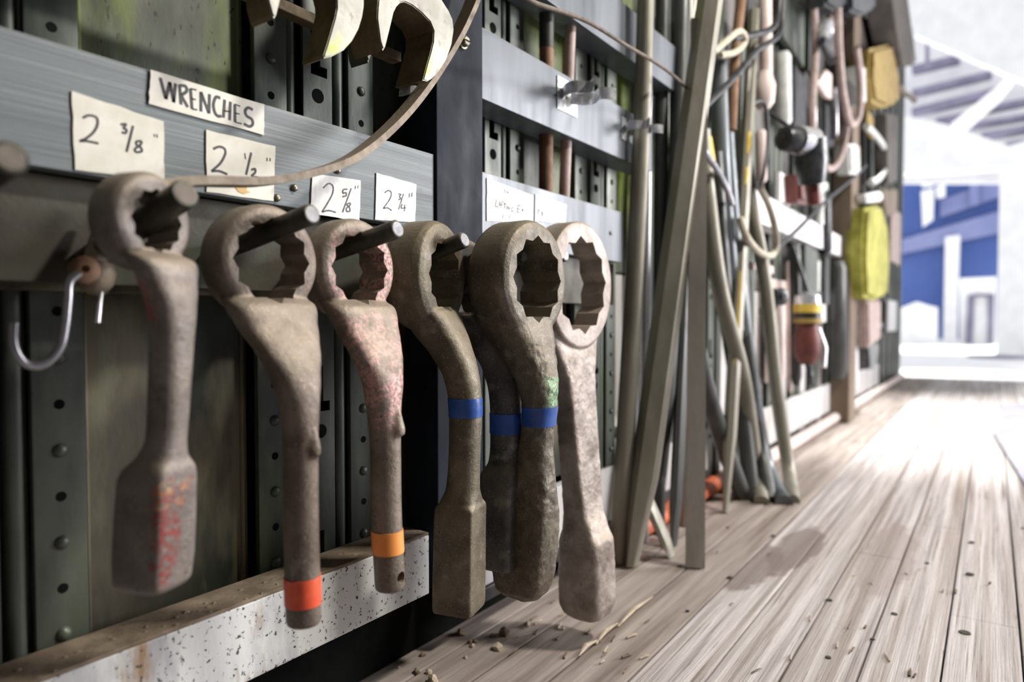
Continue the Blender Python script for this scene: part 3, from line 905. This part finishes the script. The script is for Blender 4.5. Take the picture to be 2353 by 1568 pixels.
# ------------------------------------------------------------------ chrome spring clips and upright bars
def clip(px, py, label, s=1.0, wide=True):
    c = at(px, py, -.0)
    root = thing('spring_clip', (c.x, 0, c.z), label, 'clip', 'chrome spring clips on the bright rail')
    x, z = c.x, c.z
    h = .0065 * s
    obj('base_plate', box(B(), (x - .020 * s, -.0022, z - .018 * s), (x + .024 * s, 0, z + .018 * s), .0006), M['chrome'], root)
    for sg in (-1, 1):
        Pp = [(x + sg * .010 * s, -.002, z), (x + sg * .020 * s, -.012 * s, z), (x + sg * .023 * s, -.024 * s, z), (x + sg * .013 * s, -.036 * s, z), (x + sg * .017 * s, -.044 * s, z), (x + sg * .026 * s, -.050 * s, z)]
        tube(bm := B(), spline(Pp, 4), .0009, 4, True, (0, 0, 1), h)
        obj('spring_jaw', bm, M['chrome'], root)
    lathe(bm := B(), (x, -.002, z), (0, -1, 0), [(0, .005), (.0025, .0045), (.003, .003)], 12)
    obj('screw', bm, M['bolt'], root)
    return root


clip(1300, 222, 'empty chrome spring clip on the bright rail', 1.5)
clip(1440, 300, 'chrome spring clip gripping the upright round bar', 1.25)


def bar(name, pts, r, m, label, cat='bar', sides=12, rx=None, side=None, extra=None, group='pry bars and rods leaning on the wall', smooth=50, marks=None):
    P = [Vector(p) for p in pts]
    if len(P) > 2: P = spline(P, 6)
    rr = r
    if isinstance(r, (tuple, list)) and len(r) == 2: rr = [r[0] + (r[1] - r[0]) * i / (len(P) - 1) for i in range(len(P))]
    q = rx
    if isinstance(rx, (tuple, list)) and len(rx) == 2: q = [rx[0] + (rx[1] - rx[0]) * i / (len(P) - 1) for i in range(len(P))]
    if marks:
        root = thing(name, tuple(P[0]), label, cat, group)
        tube(bm := B(), P, rr, sides, True, side, q)
        obj('shaft', bm, m, root, smooth=smooth)
        for (t0, t1, mm) in marks:
            A, Z = P[0].lerp(P[-1], t0), P[0].lerp(P[-1], t1)
            f = 1.03
            ra = rr if not isinstance(rr, list) else rr[0] + (rr[-1] - rr[0]) * (t0 + t1) / 2
            qa = None if q is None else ((q if not isinstance(q, list) else q[0] + (q[-1] - q[0]) * (t0 + t1) / 2) * f)
            tube(bm := B(), [A, Z], ra * f, sides, True, side, qa)
            obj('paint_mark', bm, mm, root, smooth=smooth)
        return root
    tube(bm := B(), P, rr, sides, True, side, q)
    return obj(name, bm, m, None, smooth=smooth, label=label, cat=cat, group=group)


def lean(bot, top, Yt, k=1.25):
    """from a floor pixel to a pixel on plane Yt, carried on upwards"""
    a = atz(*bot, .003)
    b = at(*top, Yt)
    return [a, a + (b - a) * k]


up = lambda a, b, y: [Vector((at(*a, y).x, y, .004)), at(*b, y)]
bar('round_bar', [Vector((1.262, .02, .004)), Vector((1.266, -.024, .87)), Vector((1.268, -.034, 1.45))], (.020, .0150), M['bar'], 'upright olive round bar held by the spring clip', 'rod')
bar('silver_tube', [Vector((1.41, .032, .004)), Vector((1.415, .03, 1.6))], .0120, M['tubesilver'], 'upright silver tube right of the clipped round bar', 'tube')
bar('dark_rod', [Vector((1.49, .03, .004)), Vector((1.495, .03, 1.7))], .016, M['bardark'], 'dark upright rod between the silver tube and the mottled bar', 'rod')
bar('mottled_bar', [Vector((1.58, .0, .004)), Vector((1.575, .0, 1.7))], .013, M['bar2'], 'mottled pale upright bar behind the top of the long pry bar', 'rod')
bar('brown_rod', [Vector((.997, .03, .716)), Vector((1.0, .03, 1.4))], .0125, M['barbrown'], 'short rust-brown rod with dark wrapping above the bright rail', 'rod', marks=((.36, .46, M['bardark']),))
bar('pink_tube', [Vector((1.045, .022, .716)), Vector((1.09, .022, 1.4))], .010, M['hose'], 'slim pinkish tube leaning beside the rust-brown rod', 'tube')

# the long pry bars, chisel ended
def pry(label, bot, top, Yt, r, rx, m, k=1.2, side=None, marks=None, sides=8, name='pry_bar', zb=.003):
    a = atz(*bot, zb)
    b = at(*top, Yt)
    d = b - a
    P = [a, a + d * .06, a + d * .16, a + d * .5, a + d * k]
    side = side or (d.cross(Vector((0, -1, 0)))).normalized()
    rr = [r * .35, r * .55, r, r, r * .9]
    q = [rx * .8, rx * .95, rx, rx, rx * .75]
    root = thing(name, tuple(a), label, 'pry bar', 'pry bars and rods leaning on the wall')
    tube(bm := B(), P, rr, sides, True, side, q)
    obj('shaft', bm, m, root, smooth=25)
    for (t0, t1, mm) in (marks or ()):
        A, Z = a + d * t0, a + d * t1
        o_ = Vector((-.78, -.62, 0)) * (r * .62)
        tube(bm := B(), [A + o_, A.lerp(Z, .5) + o_, Z + o_], [r * .30, r * .42, r * .36], 8, True, side, rx * .40)
        obj('paint_mark', bm, mm, root, smooth=25)
    return root


pry('long olive pry bar slanting right across the others, chisel end nearest the big wrench', (1452, 1300), (1627, 30), -.11, .0290, .0300, M['bar'], sides=6)
root = thing('flat_bar', tuple(atz(1597, 1305, .002)), 'broad flat grey bar standing upright on its square end, nearest the walkway', 'bar')
a = atz(1597, 1303, .003); b = at(1604, 330, -.10)
tube(bm := B(), [a, a + (b - a) * 1.3], [.008, .008], 4, True, (.45, -.9, 0), [.0185, .0165])
obj('shaft', bm, M['bar2'], root)
pry('dark flat bar standing behind the broad grey bar', (1548, 1255), (1580, 600), -.03, .012, .024, M['bardark'], 1.6)
pry('short-looking wedge-footed bar poking out below the long olive pry bar', (1545, 1280), (1450, 1060), .03, .009, .020, M['bar'], 2.2)
pry('slim pry bar with yellow paint patches down its shaft', (1667, 1178), (1727, 120), -.03, .0185, .0195, M['bar'], 1.1, marks=((.30, .50, M['baryellow']), (.58, .61, M['baryellow']), (.69, .73, M['baryellow']), (.76, .81, M['baryellow'])))
bar('crow_bar', [at(1612, 300, 0), at(1625, 450, -.01), at(1655, 670, -.03), at(1705, 860, -.05), atz(1735, 1060, .09), atz(1750, 1155, .006)], 0.0210, M['bar'], 'bowed brown crow bar with a yellow collar behind the yellow-marked bar', 'pry bar', marks=((.02, .10, M['baryellow']),))
bar('crow_bar', [at(1665, 300, 0), at(1685, 560, -.02), at(1722, 860, -.04), at(1752, 1040, -.05), atz(1775, 1110, .03), atz(1802, 1157, .005)], 0.0239, M['barblue'], 'blue-grey crow bar with a kicked-out foot', 'pry bar')
bar('crow_bar', [at(1705, 280, 0), at(1722, 450, -.02), at(1757, 640, -.05), at(1784, 894, -.08), atz(1812, 1080, .05), atz(1822, 1153, .004)], 0.0196, M['bar'], 'rightmost olive crow bar of the leaning bundle', 'pry bar')
bar('crow_bar', [at(1640, 350, .0), at(1668, 700, -.01), at(1705, 950, -.03), atz(1728, 1145, .005)], 0.0217, M['bardark'], 'black bar in the middle of the leaning bundle', 'pry bar')
bar('crow_bar', [at(1600, 800, -.01), at(1622, 890, -.01), at(1662, 1020, -.02), atz(1708, 1143, .005)], 0.0239, M['bardark'], 'dark bar crossing low behind the yellow-marked bar', 'pry bar')
bar('crow_bar', [at(1693, 500, -.01), at(1715, 800, -.04), at(1745, 1010, -.05), atz(1768, 1150, .005)], 0.0210, M['bardark'], 'dark rod squeezed beside the blue-grey crow bar', 'pry bar')
bar('crow_bar', [at(1648, 120, -.0), at(1660, 420, -.01), at(1690, 760, -.02)], 0.0232, M['barblue'], 'blue-grey rod hanging behind the top of the bundle', 'pry bar')
bar('crow_bar', [at(1565, 0, .0), at(1555, 420, -.01), at(1530, 900, -.01), atz(1500, 1200, .005)], 0.0203, M['bardark'], 'dark rod behind the long olive pry bar', 'pry bar')
bar('brown_rod', [at(1705, -20, -.02), at(1690, 120, -.02), at(1680, 300, -.02)], .014, M['barbrown'], 'rust-brown rod high up beside the black hose', 'rod')
bar('thin_rod', [at(1722, 130, -.03), at(1708, 420, -.03), at(1690, 760, -.03)], .007, M['bar2'], 'thin pale rod beside the yellow-marked bar', 'rod')
bar('white_strut', [at(1595, 0, -.0), at(1572, 250, -.0), at(1560, 480, .0)], .010, M['bar2'], 'pale narrow strut left of the long pry bar top', 'rod')
bar('curved_rail_end', [at(1617, 345, -.04), at(1650, 395, -.04), at(1672, 440, -.04), at(1682, 470, -.04)], .008, M['tubesilver'], 'short silver curved rod among the bar tops', 'rod')

# cables and hoses
def hose(name, pts, r, m, label, cat='hose', n=6, group=None):
    tube(bm := B(), spline([at(px, py, y) for px, py, y in pts], n), r, 10)
    return obj(name, bm, m, None, smooth=60, label=label, cat=cat, group=group)


hose('cable', [(1170, -40, -.09), (1220, 2, -.09), (1300, 30, -.09), (1360, 55, -.09), (1440, 105, -.09), (1500, 140, -.08), (1545, 172, -.08), (1590, 215, -.075), (1616, 244, -.07), (1618, 262, -.065)], .0032, M['cable'], 'thin brown cable sagging from the top across the upright bars', 'cable')
hose('black_hose', [(1590, 275, -.06), (1630, 235, -.06), (1690, 175, -.07), (1735, 120, -.08), (1765, 100, -.09), (1788, 82, -.09), (1797, 50, -.09), (1800, -30, -.09)], .008, M['black'], 'black hose rising from the pry bars and bending up at the top')
hose('black_hose', [(1685, 88, -.07), (1730, 80, -.08), (1770, 68, -.09), (1786, 40, -.09), (1792, -30, -.09)], .009, M['black'], 'second black hose leaving the cream rope loop')
hose('cream_loop', [(1640, 120, -.06), (1668, 95, -.07), (1700, 72, -.08), (1712, 95, -.08), (1690, 120, -.07), (1655, 128, -.06)], .008, M['creamrope'], 'cream rope loop knotted around the hose at the top', 'rope')
hose('olive_hose', [(1700, 500, -.05), (1715, 545, -.06), (1745, 580, -.06), (1772, 588, -.06), (1784, 565, -.06), (1780, 520, -.06), (1765, 470, -.05), (1745, 430, -.04)], .010, M['creamrope'], 'olive hose loop hanging by the rightmost crow bar')
hose('black_hose', [(1780, 575, -.05), (1830, 530, -.05), (1900, 460, -.05), (1960, 410, -.05), (1990, 380, -.05)], .007, M['black'], 'thin black hose running diagonally across the white rail')
hose('wire_loop', [(1728, 240, -.03), (1745, 232, -.04), (1760, 245, -.04), (1764, 320, -.04), (1755, 400, -.04), (1742, 430, -.04), (1730, 405, -.04), (1722, 330, -.03)], .005, M['black'], 'thin black wire loop below the pink cone', 'wire')
hose('pink_hose', [(1868, -20, -.05), (1873, 120, -.05), (1866, 250, -.05), (1872, 320, -.05), (1888, 372, -.05), (1910, 388, -.05), (1932, 360, -.05), (1945, 300, -.05), (1950, 250, -.05)], .014, M['hose'], 'pinkish hose hanging in a deep loop, the lower of two')
hose('pink_hose', [(1925, 20, -.11), (1928, 120, -.11), (1936, 210, -.11), (1950, 275, -.11), (1962, 285, -.11), (1974, 260, -.11), (1976, 180, -.11), (1968, 110, -.11)], .015, M['hose'], 'pinkish hose hanging in a narrow loop, the higher of two')
hose('grey_hose', [(1990, 290, -.06), (2010, 310, -.06), (2030, 340, -.06), (2035, 380, -.06), (2020, 410, -.06), (2000, 420, -.06)], .018, M['paletag'], 'pale grey hose curl beside the ochre pouch')

# ------------------------------------------------------------------ tools on the far bays
def tool(name, label, cat, loc, parts, group=None):
    r_ = thing(name, tuple(loc), label, cat, group)
    for nm, bm, m, sm in parts:
        obj(nm, bm, m, r_, smooth=sm)
    return r_


def lb(c, ax, prof, n=20): return lathe(B(), c, ax, prof, n)


c = at(1800, 318, -.12)
ax = Vector((-.85, .5, 0)).normalized()
tool('air_drill', 'black round-nosed power tool with a silver collar hanging above the white rail', 'power tool', c, [
    ('nose', lb(c, ax, [(-.05, .036), (-.01, .036), (.0, .032), (.006, .018)]), M['black'], 40),
    ('chuck', lb(c, ax, [(.004, .012), (.012, .012), (.013, .008)]), M['gunmetal'], 40),
    ('collar', lb(c, ax, [(-.11, .040), (-.05, .040), (-.048, .034)]), M['chrome'], 40),
    ('body', tube(B(), [c - ax * .10 + Vector((0, 0, .01)), c - ax * .12 + Vector((0, .01, -.05)), c - ax * .14 + Vector((0, .02, -.11))], [.045, .046, .036], 14), M['gunmetal'], 50),
    ('grip', tube(B(), [c - ax * .14 + Vector((0, .02, -.10)), c - ax * .15 + Vector((0, .02, -.17))], [.022, .020], 12), M['darkred'], 50),
    ('hanger', tube(B(), [c - ax * .10, c - ax * .10 + Vector((0, .11, .10))], .006, 8), M['gunmetal'], 50)])
c = at(1792, 682, -.08)
tool('grinder', 'black grinder head with a round spindle, left of the dark strut in the far bay', 'power tool', c, [
    ('head', lb(c, (-.55, -.83, 0), [(-.03, .026), (.01, .026), (.014, .018)]), M['black'], 40),
    ('body', tube(B(), [c + Vector((.02, .02, 0)), c + Vector((.08, .05, -.03)), c + Vector((.14, .08, -.04))], [.024, .022, .02], 10), M['black'], 50),
    ('spindle', lb(c, (-.55, -.83, 0), [(.012, .010), (.02, .009)]), M['gunmetal'], 40)])
c = at(1856, 690, -.06)
tool('chain_hoist', 'hoist body with yellow and orange bands over a dark red housing', 'hoist', c, [
    ('chain', tube(B(), [c + Vector((0, 0, .03)), c + Vector((0, .055, .20))], .008, 8), M['gunmetal'], 40),
    ('cap', lb(c, (0, 0, 1), [(-.015, .046), (.015, .042), (.03, .018)]), M['chrome'], 40),
    ('yellow_band', lb(c, (0, 0, 1), [(-.045, .048), (-.015, .048)]), M['baryellow'], 40),
    ('black_band', lb(c, (0, 0, 1), [(-.065, .046), (-.045, .046)]), M['black'], 40),
    ('orange_band', lb(c, (0, 0, 1), [(-.082, .049), (-.065, .049)]), M['ochre'], 40),
    ('housing', lb(c, (0, 0, 1), [(-.23, .024), (-.20, .042), (-.14, .046), (-.08, .036)]), M['darkred'], 40),
    ('side_lever', tube(B(), [c + Vector((.03, -.03, -.10)), c + Vector((.05, -.05, -.17)), c + Vector((.03, -.05, -.24))], .009, 8), M['chrome'], 50),
    ('hook', tube(B(), spline([c + Vector((0, 0, -.22)), c + Vector((.012, -.01, -.27)), c + Vector((-.02, -.02, -.30)), c + Vector((-.045, -.02, -.27))], 5), .010, 10), M['gunmetal'], 60)])
for (px0, px1, y0, y1, Y, m, lab) in [
    (1712, 1736, -20, 78, .0, 'black', 'black strip at the top edge left of the pink-white tube'),
    (1822, 1848, 150, 300, .01, 'black', 'black flat strip behind the silver-collared power tool'),
    (1856, 1884, -20, 165, .02, 'bardark', 'dark board at the top left of the lower pink hose'),
    (1893, 1912, 235, 345, .01, 'black', 'black strip hanging inside the lower pink hose loop'),
    (1938, 1968, 140, 268, .01, 'bardark', 'dark strip hanging inside the narrow pink hose loop'),
    (1788, 1812, 395, 462, .0, 'white', 'white tag hanging just below the power tool body'),
    (1878, 1898, 405, 470, .0, 'paletag', 'pale tag right of the dark red handle'),
    (1944, 1972, 300, 410, .02, 'barbrown', 'rust-brown strip beside the pale bottle shape'),
    (1854, 1862, 585, 690, -.01, 'black', 'thin black hanger left of the hoist chain'),
    (1893, 1901, 590, 700, -.01, 'black', 'thin black hanger right of the hoist chain'),
    (1868, 1886, 596, 668, .01, 'paletag', 'pale tag behind the hoist chain'),
    (1934, 1948, 610, 780, .0, 'white', 'white strip left of the timber post at rail height'),
    (1884, 1896, 672, 740, .048, 'white', 'small white tag right of the hoist cap'),
    (1765, 1800, 640, 870, .045, 'pinkwhite', 'pinkish white board behind the grinder'),
    (2040, 2058, 690, 760, .03, 'white', 'white rag at the end of the wall below the coat'),
    (2046, 2066, 470, 600, -.05, 'hose', 'pale brown strap hanging right of the yellow coat'),
    (1905, 1925, -20, 60, .0, 'hose', 'pale brown strap at the top edge above the shackle'),
    (1990, 2004, 250, 300, -.05, 'ochre', 'small ochre strap under the pale strip')]:
    a, b = at(px0, y0, Y), at(px1, y1, Y)
    bm = B()
    box(bm, (a.x, Y - .008, min(b.z, at(px0, y1, Y).z)), (b.x, Y + .008, a.z), .003)
    obj('hanging_strip', bm, M[m], None, label=lab, cat='strip', group='strips and tags hanging in the far bays')
for (px, y0, y1, w, Y, m, lab) in [
    (1757, -20, 232, .020, -.02, 'pinkwhite', 'pink-white upright tube with a rounded end in the third bay'),
    (1748, 300, 420, .018, .0, 'pinkwhite', 'short pink-white tube hanging inside the wire loop'),
    (1800, 120, 290, .026, .02, 'paletag', 'pale grey tube above the black power tool'),
    (1826, 560, 885, .020, -.01, 'bardark', 'dark upright strut left of the yellow-banded hoist'),
    (1893, 440, 585, .030, .0, 'black', 'black upright rod above the right end of the white rail'),
    (1922, 600, 870, .045, .0, 'bardark', 'dark upright strut right of the yellow-banded hoist'),
    (1820, 420, 470, .020, .0, 'white', 'short white tube under the black power tool'),
    (1880, 470, 520, .022, .0, 'paletag', 'short pale tube between hose and black rod'),
    (1868, 200, 330, .014, -.01, 'tubesilver', 'slim silver rod behind the lower pink hose'),
    (1918, 200, 320, .014, -.01, 'tubesilver', 'slim silver rod inside the lower pink hose loop'),
    (1812, 600, 900, .012, .03, 'pinkwhite', 'thin pale upright rod beside the dark strut'),
    (1958, 780, 900, .030, .02, 'white', 'white upright strip left of the brown timber post')]:
    t, b = at(px, y0, Y), at(px + (y1 - y0) * .012, y1, Y)
    tube(bm := B(), [b, b.lerp(t, .06), b.lerp(t, .94), t], [w * .6, w, w, w * .7], 12)
    obj('hanging_rod', bm, M[m], None, smooth=50, label=lab, cat='rod', group='rods hanging in the far bays')
# pink cone at the end of the tube, white wedge, shackle
c = at(1755, 236, -.03)
lathe(bm := B(), c, (0, 0, 1), [(-.02, .016), (.0, .030), (.05, .034), (.09, .020)], 16)
obj('rod_cap', bm, M['pinkwhite'], None, smooth=50, label='bulging pink cap at the lower end of the pink-white tube', cat='cap')
prism(bm := B(), [at(px, py, -.03) for px, py in [(1878, 190), (1900, 160), (1912, 170), (1912, 228), (1900, 222)]], (0, .02, 0), .003)
obj('white_wedge', bm, M['pinkwhite'], None, label='pink-white wedge hanging between the hoses', cat='wedge')
c = at(1900, 100, -.08)
tube(bm := B(), spline([c + Vector((-.07, 0, -.01)), c + Vector((-.05, 0, .04)), c + Vector((0, 0, .07)), c + Vector((.05, 0, .04)), c + Vector((.07, 0, -.03))], 5), .020, 10)
sh = tool('shackle', 'shiny shackle hanging at the top between the pink hoses', 'shackle', c, [('bow', bm, M['chrome'], 50), ('pin', tube(B(), [c + Vector((-.09, 0, -.02)), c + Vector((.09, 0, -.04))], .014, 10), M['gunmetal'], 50)])
# slanting grey rail piece in the third bay and dark brackets
prism(bm := B(), [at(px, py, .02) for px, py in [(1800, -20), (1850, 20), (1848, 155), (1800, 85)]], (0, .02, 0), .002)
obj('grey_plate', bm, M['stud'], None, label='slanting grey plate behind the bent black hose', cat='plate')
for pts, m, lab in [([(1730, 620), (1778, 630), (1778, 612), (1730, 602)], 'pinkwhite', 'small pale bracket arm left of the dark strut'),
                    ([(1850, 560), (1880, 580), (1880, 700), (1850, 690)], 'stud', 'grey plate hanging under the white rail'),
                    ([(1985, 738), (2030, 742), (2030, 754), (1985, 752)], 'black', 'black bracket jutting right of the timber post')]:
    prism(bm := B(), [at(px, py, -.02) for px, py in pts], (0, .015, 0), .002)
    obj('wall_bracket', bm, M[m], None, label=lab, cat='bracket')
# timber post
a, b = at(1960, 300, -.04), at(1984, 300, -.04)
tp = obj('timber_post', box(B(), (a.x, -.04, .0), (a.x + .19, .05, 2.9), .004), M['brownwood'], None, label='brown timber post at the end of the far bays', cat='post')
# yellow coat, ochre pouch, dark bags
bm = B()
c = at(2012, 570, -.10)
pts = [(1996, 478), (2026, 470), (2040, 520), (2044, 600), (2040, 680), (2015, 690), (1994, 684), (1990, 600), (1992, 530)]
prism(bm, [at(px, py, -.11) for px, py in pts], (0, .09, 0), .02)
co = obj('yellow_coat', bm, M['yellow'], None, smooth=60, label='olive-yellow coat hanging past the timber post', cat='coat')
prism(bm := B(), [at(px, py, -.10) for px, py in [(1994, 446), (2028, 440), (2030, 462), (1996, 466)]], (0, .06, 0), .01)
obj('sun_hat', bm, M['white'], None, smooth=60, label='white hat hanging on top of the yellow coat', cat='hat')
prism(bm := B(), [at(px, py, -.13) for px, py in [(2008, 110), (2050, 100), (2066, 170), (2068, 235), (2040, 248), (2014, 236), (2006, 180)]], (0, .10, 0), .02)
obj('ochre_pouch', bm, M['ochre'], None, smooth=60, label='ochre leather pouch hanging high at the wall end', cat='pouch')
for pts, Y, m, lab in [([(1900, -30), (1960, -30), (1960, 8), (1925, 26), (1902, 12)], -.10, 'black', 'black bag at the top edge above the narrow hose loop'),
                       ([(1958, -20), (2012, -30), (2012, 20), (1985, 36), (1960, 26)], -.12, 'gunmetal', 'dark bag at the top edge right of the black bag'),
                       ([(1945, 48), (2000, 40), (2010, 110), (1995, 140), (1960, 120)], -.01, 'beam', 'dark netted bundle below the bags'),
                       ([(1975, 150), (1990, 150), (1992, 240), (1976, 240)], -.10, 'paletag', 'pale strip hanging left of the ochre pouch'),
                       ([(2036, 260), (2062, 262), (2060, 420), (2040, 425)], -.08, 'beam', 'brown sack hanging under the ochre pouch'),
                       ([(2030, 434), (2064, 434), (2062, 490), (2036, 500)], -.08, 'brownwood', 'brown timber offcut hanging above the coat shoulder'),
                       ([(1955, 330), (1975, 330), (1978, 400), (1958, 400)], -.08, 'paletag', 'pale bottle shape hanging low beside the grey hose'),
                       ([(1838, 400), (1868, 410), (1866, 470), (1842, 465)], -.06, 'darkred', 'dark red handle hanging right of the black power tool'),
                       ([(1995, 690), (2025, 690), (2024, 780), (1998, 800)], -.08, 'hose', 'pale brown sleeve hanging below the yellow coat'),
                       ([(1995, 790), (2022, 790), (2012, 850), (2000, 850)], -.06, 'gunmetal', 'dark drooping strap at the end of the wall foot')]:
    prism(bm := B(), [at(px, py, Y) for px, py in pts], (0, .07, 0), .012)
    obj('hanging_gear', bm, M[m], None, smooth=60, label=lab, cat='gear', group='gear hanging at the end of the tool wall')
prism(bm := B(), [at(px, py, -.16) for px, py in [(2040, -60), (2078, -60), (2106, 140), (2098, 150), (2074, 152), (2058, 60)]], (0, .12, 0), .004)
obj('dark_beam', bm, M['beam'], None, label='dark brown slanting timber at the top end of the tool wall', cat='timber')
hose('branch_hook', [(2062, 195, -.12), (2076, 212, -.12), (2092, 222, -.12), (2102, 232, -.12)], .018, M['brownwood'], 'brown hooked stick poking out past the ochre pouch', 'stick')

# ------------------------------------------------------------------ shed roof over the camera, added light-blocking right wall, far yard buildings
obj('ceiling', box(B(), (-2.5, -4.6, 3.2), (6.2, .2, 3.3)), M['beam'], kind='structure', label='shed roof above the walkway')
obj('wall_back', box(B(), (-2.6, -4.6, -.1), (-2.5, .2, 3.2)), M['beam'], kind='structure', label='shed wall behind')
obj('wall_right_blocker', box(B(), (-2.5, -4.7, -.1), (4.6, -4.6, 3.2)), M['beam'], kind='structure', label='unseen wall added on the open side to hold back light')  # out of view, added to cut the ambient light on the racks


def far(name, pts, X, m, d=.3, **t):
    P = [atx(px, py, X) for px, py in pts]
    for p in P:
        if p.z < .7: p.z = -.02
    prism(bm := B(), P, (d, 0, 0))
    return obj(name, bm, m, t.pop('parent', None), **t)


# far shed: roof sheet, purlins, brace, white fascia
rf = thing('far_shed_roof', tuple(atx(2220, 340, 13)), 'open far shed roof with lavender purlins seen from below', 'roof')
far('gable_panel', [(2060, -120), (2500, -120), (2500, 245), (2353, 186), (2220, 130), (2100, 78)], 11, M['white'], .2, parent=rf)
far('roof_sheet', [(2040, 60), (2450, 60), (2450, 420), (2040, 420)], 15.5, M['roofsheet'], .2, parent=rf)
for (x0, y0, x1, y1, h) in [(2095, 150, 2205, 124, 14), (2095, 205, 2280, 160, 12), (2095, 248, 2300, 198, 16), (2150, 272, 2215, 258, 20), (2215, 284, 2420, 250, 10), (2230, 250, 2420, 212, 12), (2255, 305, 2420, 276, 14), (2310, 326, 2420, 305, 16)]:
    far('purlin', [(x0, y0), (x1, y1), (x1, y1 + h), (x0, y0 + h)], 14.6, M['lav'], .3, parent=rf)
far('brace', [(2185, 285), (2290, 200), (2320, 170), (2330, 185), (2300, 225), (2215, 300)], 13.5, M['white'], .2, parent=rf)
far('kingpost', [(2126, 90), (2134, 90), (2134, 150), (2126, 150)], 13.6, M['lav'], .2, parent=rf)
fa = obj('far_fascia', prism(B(), [atx(px, py, 11.9) for px, py in [(2040, 262), (2110, 272), (2170, 285), (2320, 336), (2450, 290), (2450, 372), (2120, 396), (2040, 398)]], (.4, 0, 0)), M['white'], None, label='bright white awning over the opening to the blue building', cat='awning')
far('white_column', [(2298, 372), (2450, 366), (2450, 1000), (2290, 1000), (2292, 720)], 12.6, M['white'], .4, label='broad white column right of the blue building', cat='column')
# blue building
bb = thing('blue_building', tuple(atx(2200, 700, 22)), 'blue building with pale beams beyond the sunlit yard', 'building')
far('wall', [(2040, 360), (2330, 360), (2330, 730), (2040, 730)], 22, M['blue'], 2, parent=bb)
far('beam', [(2040, 560), (2330, 475), (2330, 528), (2040, 590)], 21.7, M['blue2'], .2, parent=bb)
far('beam', [(2160, 460), (2330, 400), (2330, 440), (2160, 500)], 21.75, M['blue2'], .2, parent=bb)
far('column', [(2172, 545), (2206, 540), (2200, 730), (2168, 730)], 21.5, M['white'], .2, parent=bb)
far('window', [(2228, 415), (2250, 413), (2250, 470), (2228, 474)], 21.6, M['blue2'], .1, parent=bb)
for pts in ([(2116, 440), (2146, 432), (2144, 505), (2120, 522)], [(2118, 398), (2144, 398), (2144, 428), (2118, 430)], [(2152, 398), (2172, 398), (2172, 412), (2152, 412)], [(2150, 428), (2172, 424), (2172, 452), (2152, 456)]):
    far('window', pts, 21.4, M['white'], .1, parent=bb)
# white crate/machine in the yard
mc = thing('yard_machine', tuple(atx(2255, 735, 18)), 'white machine with a dark frame standing in the yard', 'machine')
far('machine_body', [(2205, 640), (2290, 636), (2290, 760), (2205, 760)], 18, M['white'], .8, parent=mc)
far('dark_frame', [(2225, 678), (2240, 678), (2236, 722), (2220, 722)], 17.9, M['lav'], .08, parent=mc)
far('dark_frame', [(2270, 676), (2284, 676), (2282, 722), (2272, 722)], 17.9, M['lav'], .08, parent=mc)
far('dark_frame', [(2238, 676), (2272, 676), (2272, 682), (2238, 682)], 17.9, M['lav'], .08, parent=mc)
far('white_heap', [(2060, 712), (2085, 702), (2105, 694), (2125, 700), (2150, 706), (2152, 760), (2060, 760)], 17, M['white'], .8, label='white heap at the foot of the blue building', cat='heap')
c = atz(2290, 823, -.02)
lathe(bm := B(), c + Vector((0, 0, .001)), (0, 0, 1), [(0, .35), (.03, .33)], 24)
obj('drain_cover', bm, M['lav'], None, label='small dark drain cover out on the bright ground', cat='drain')
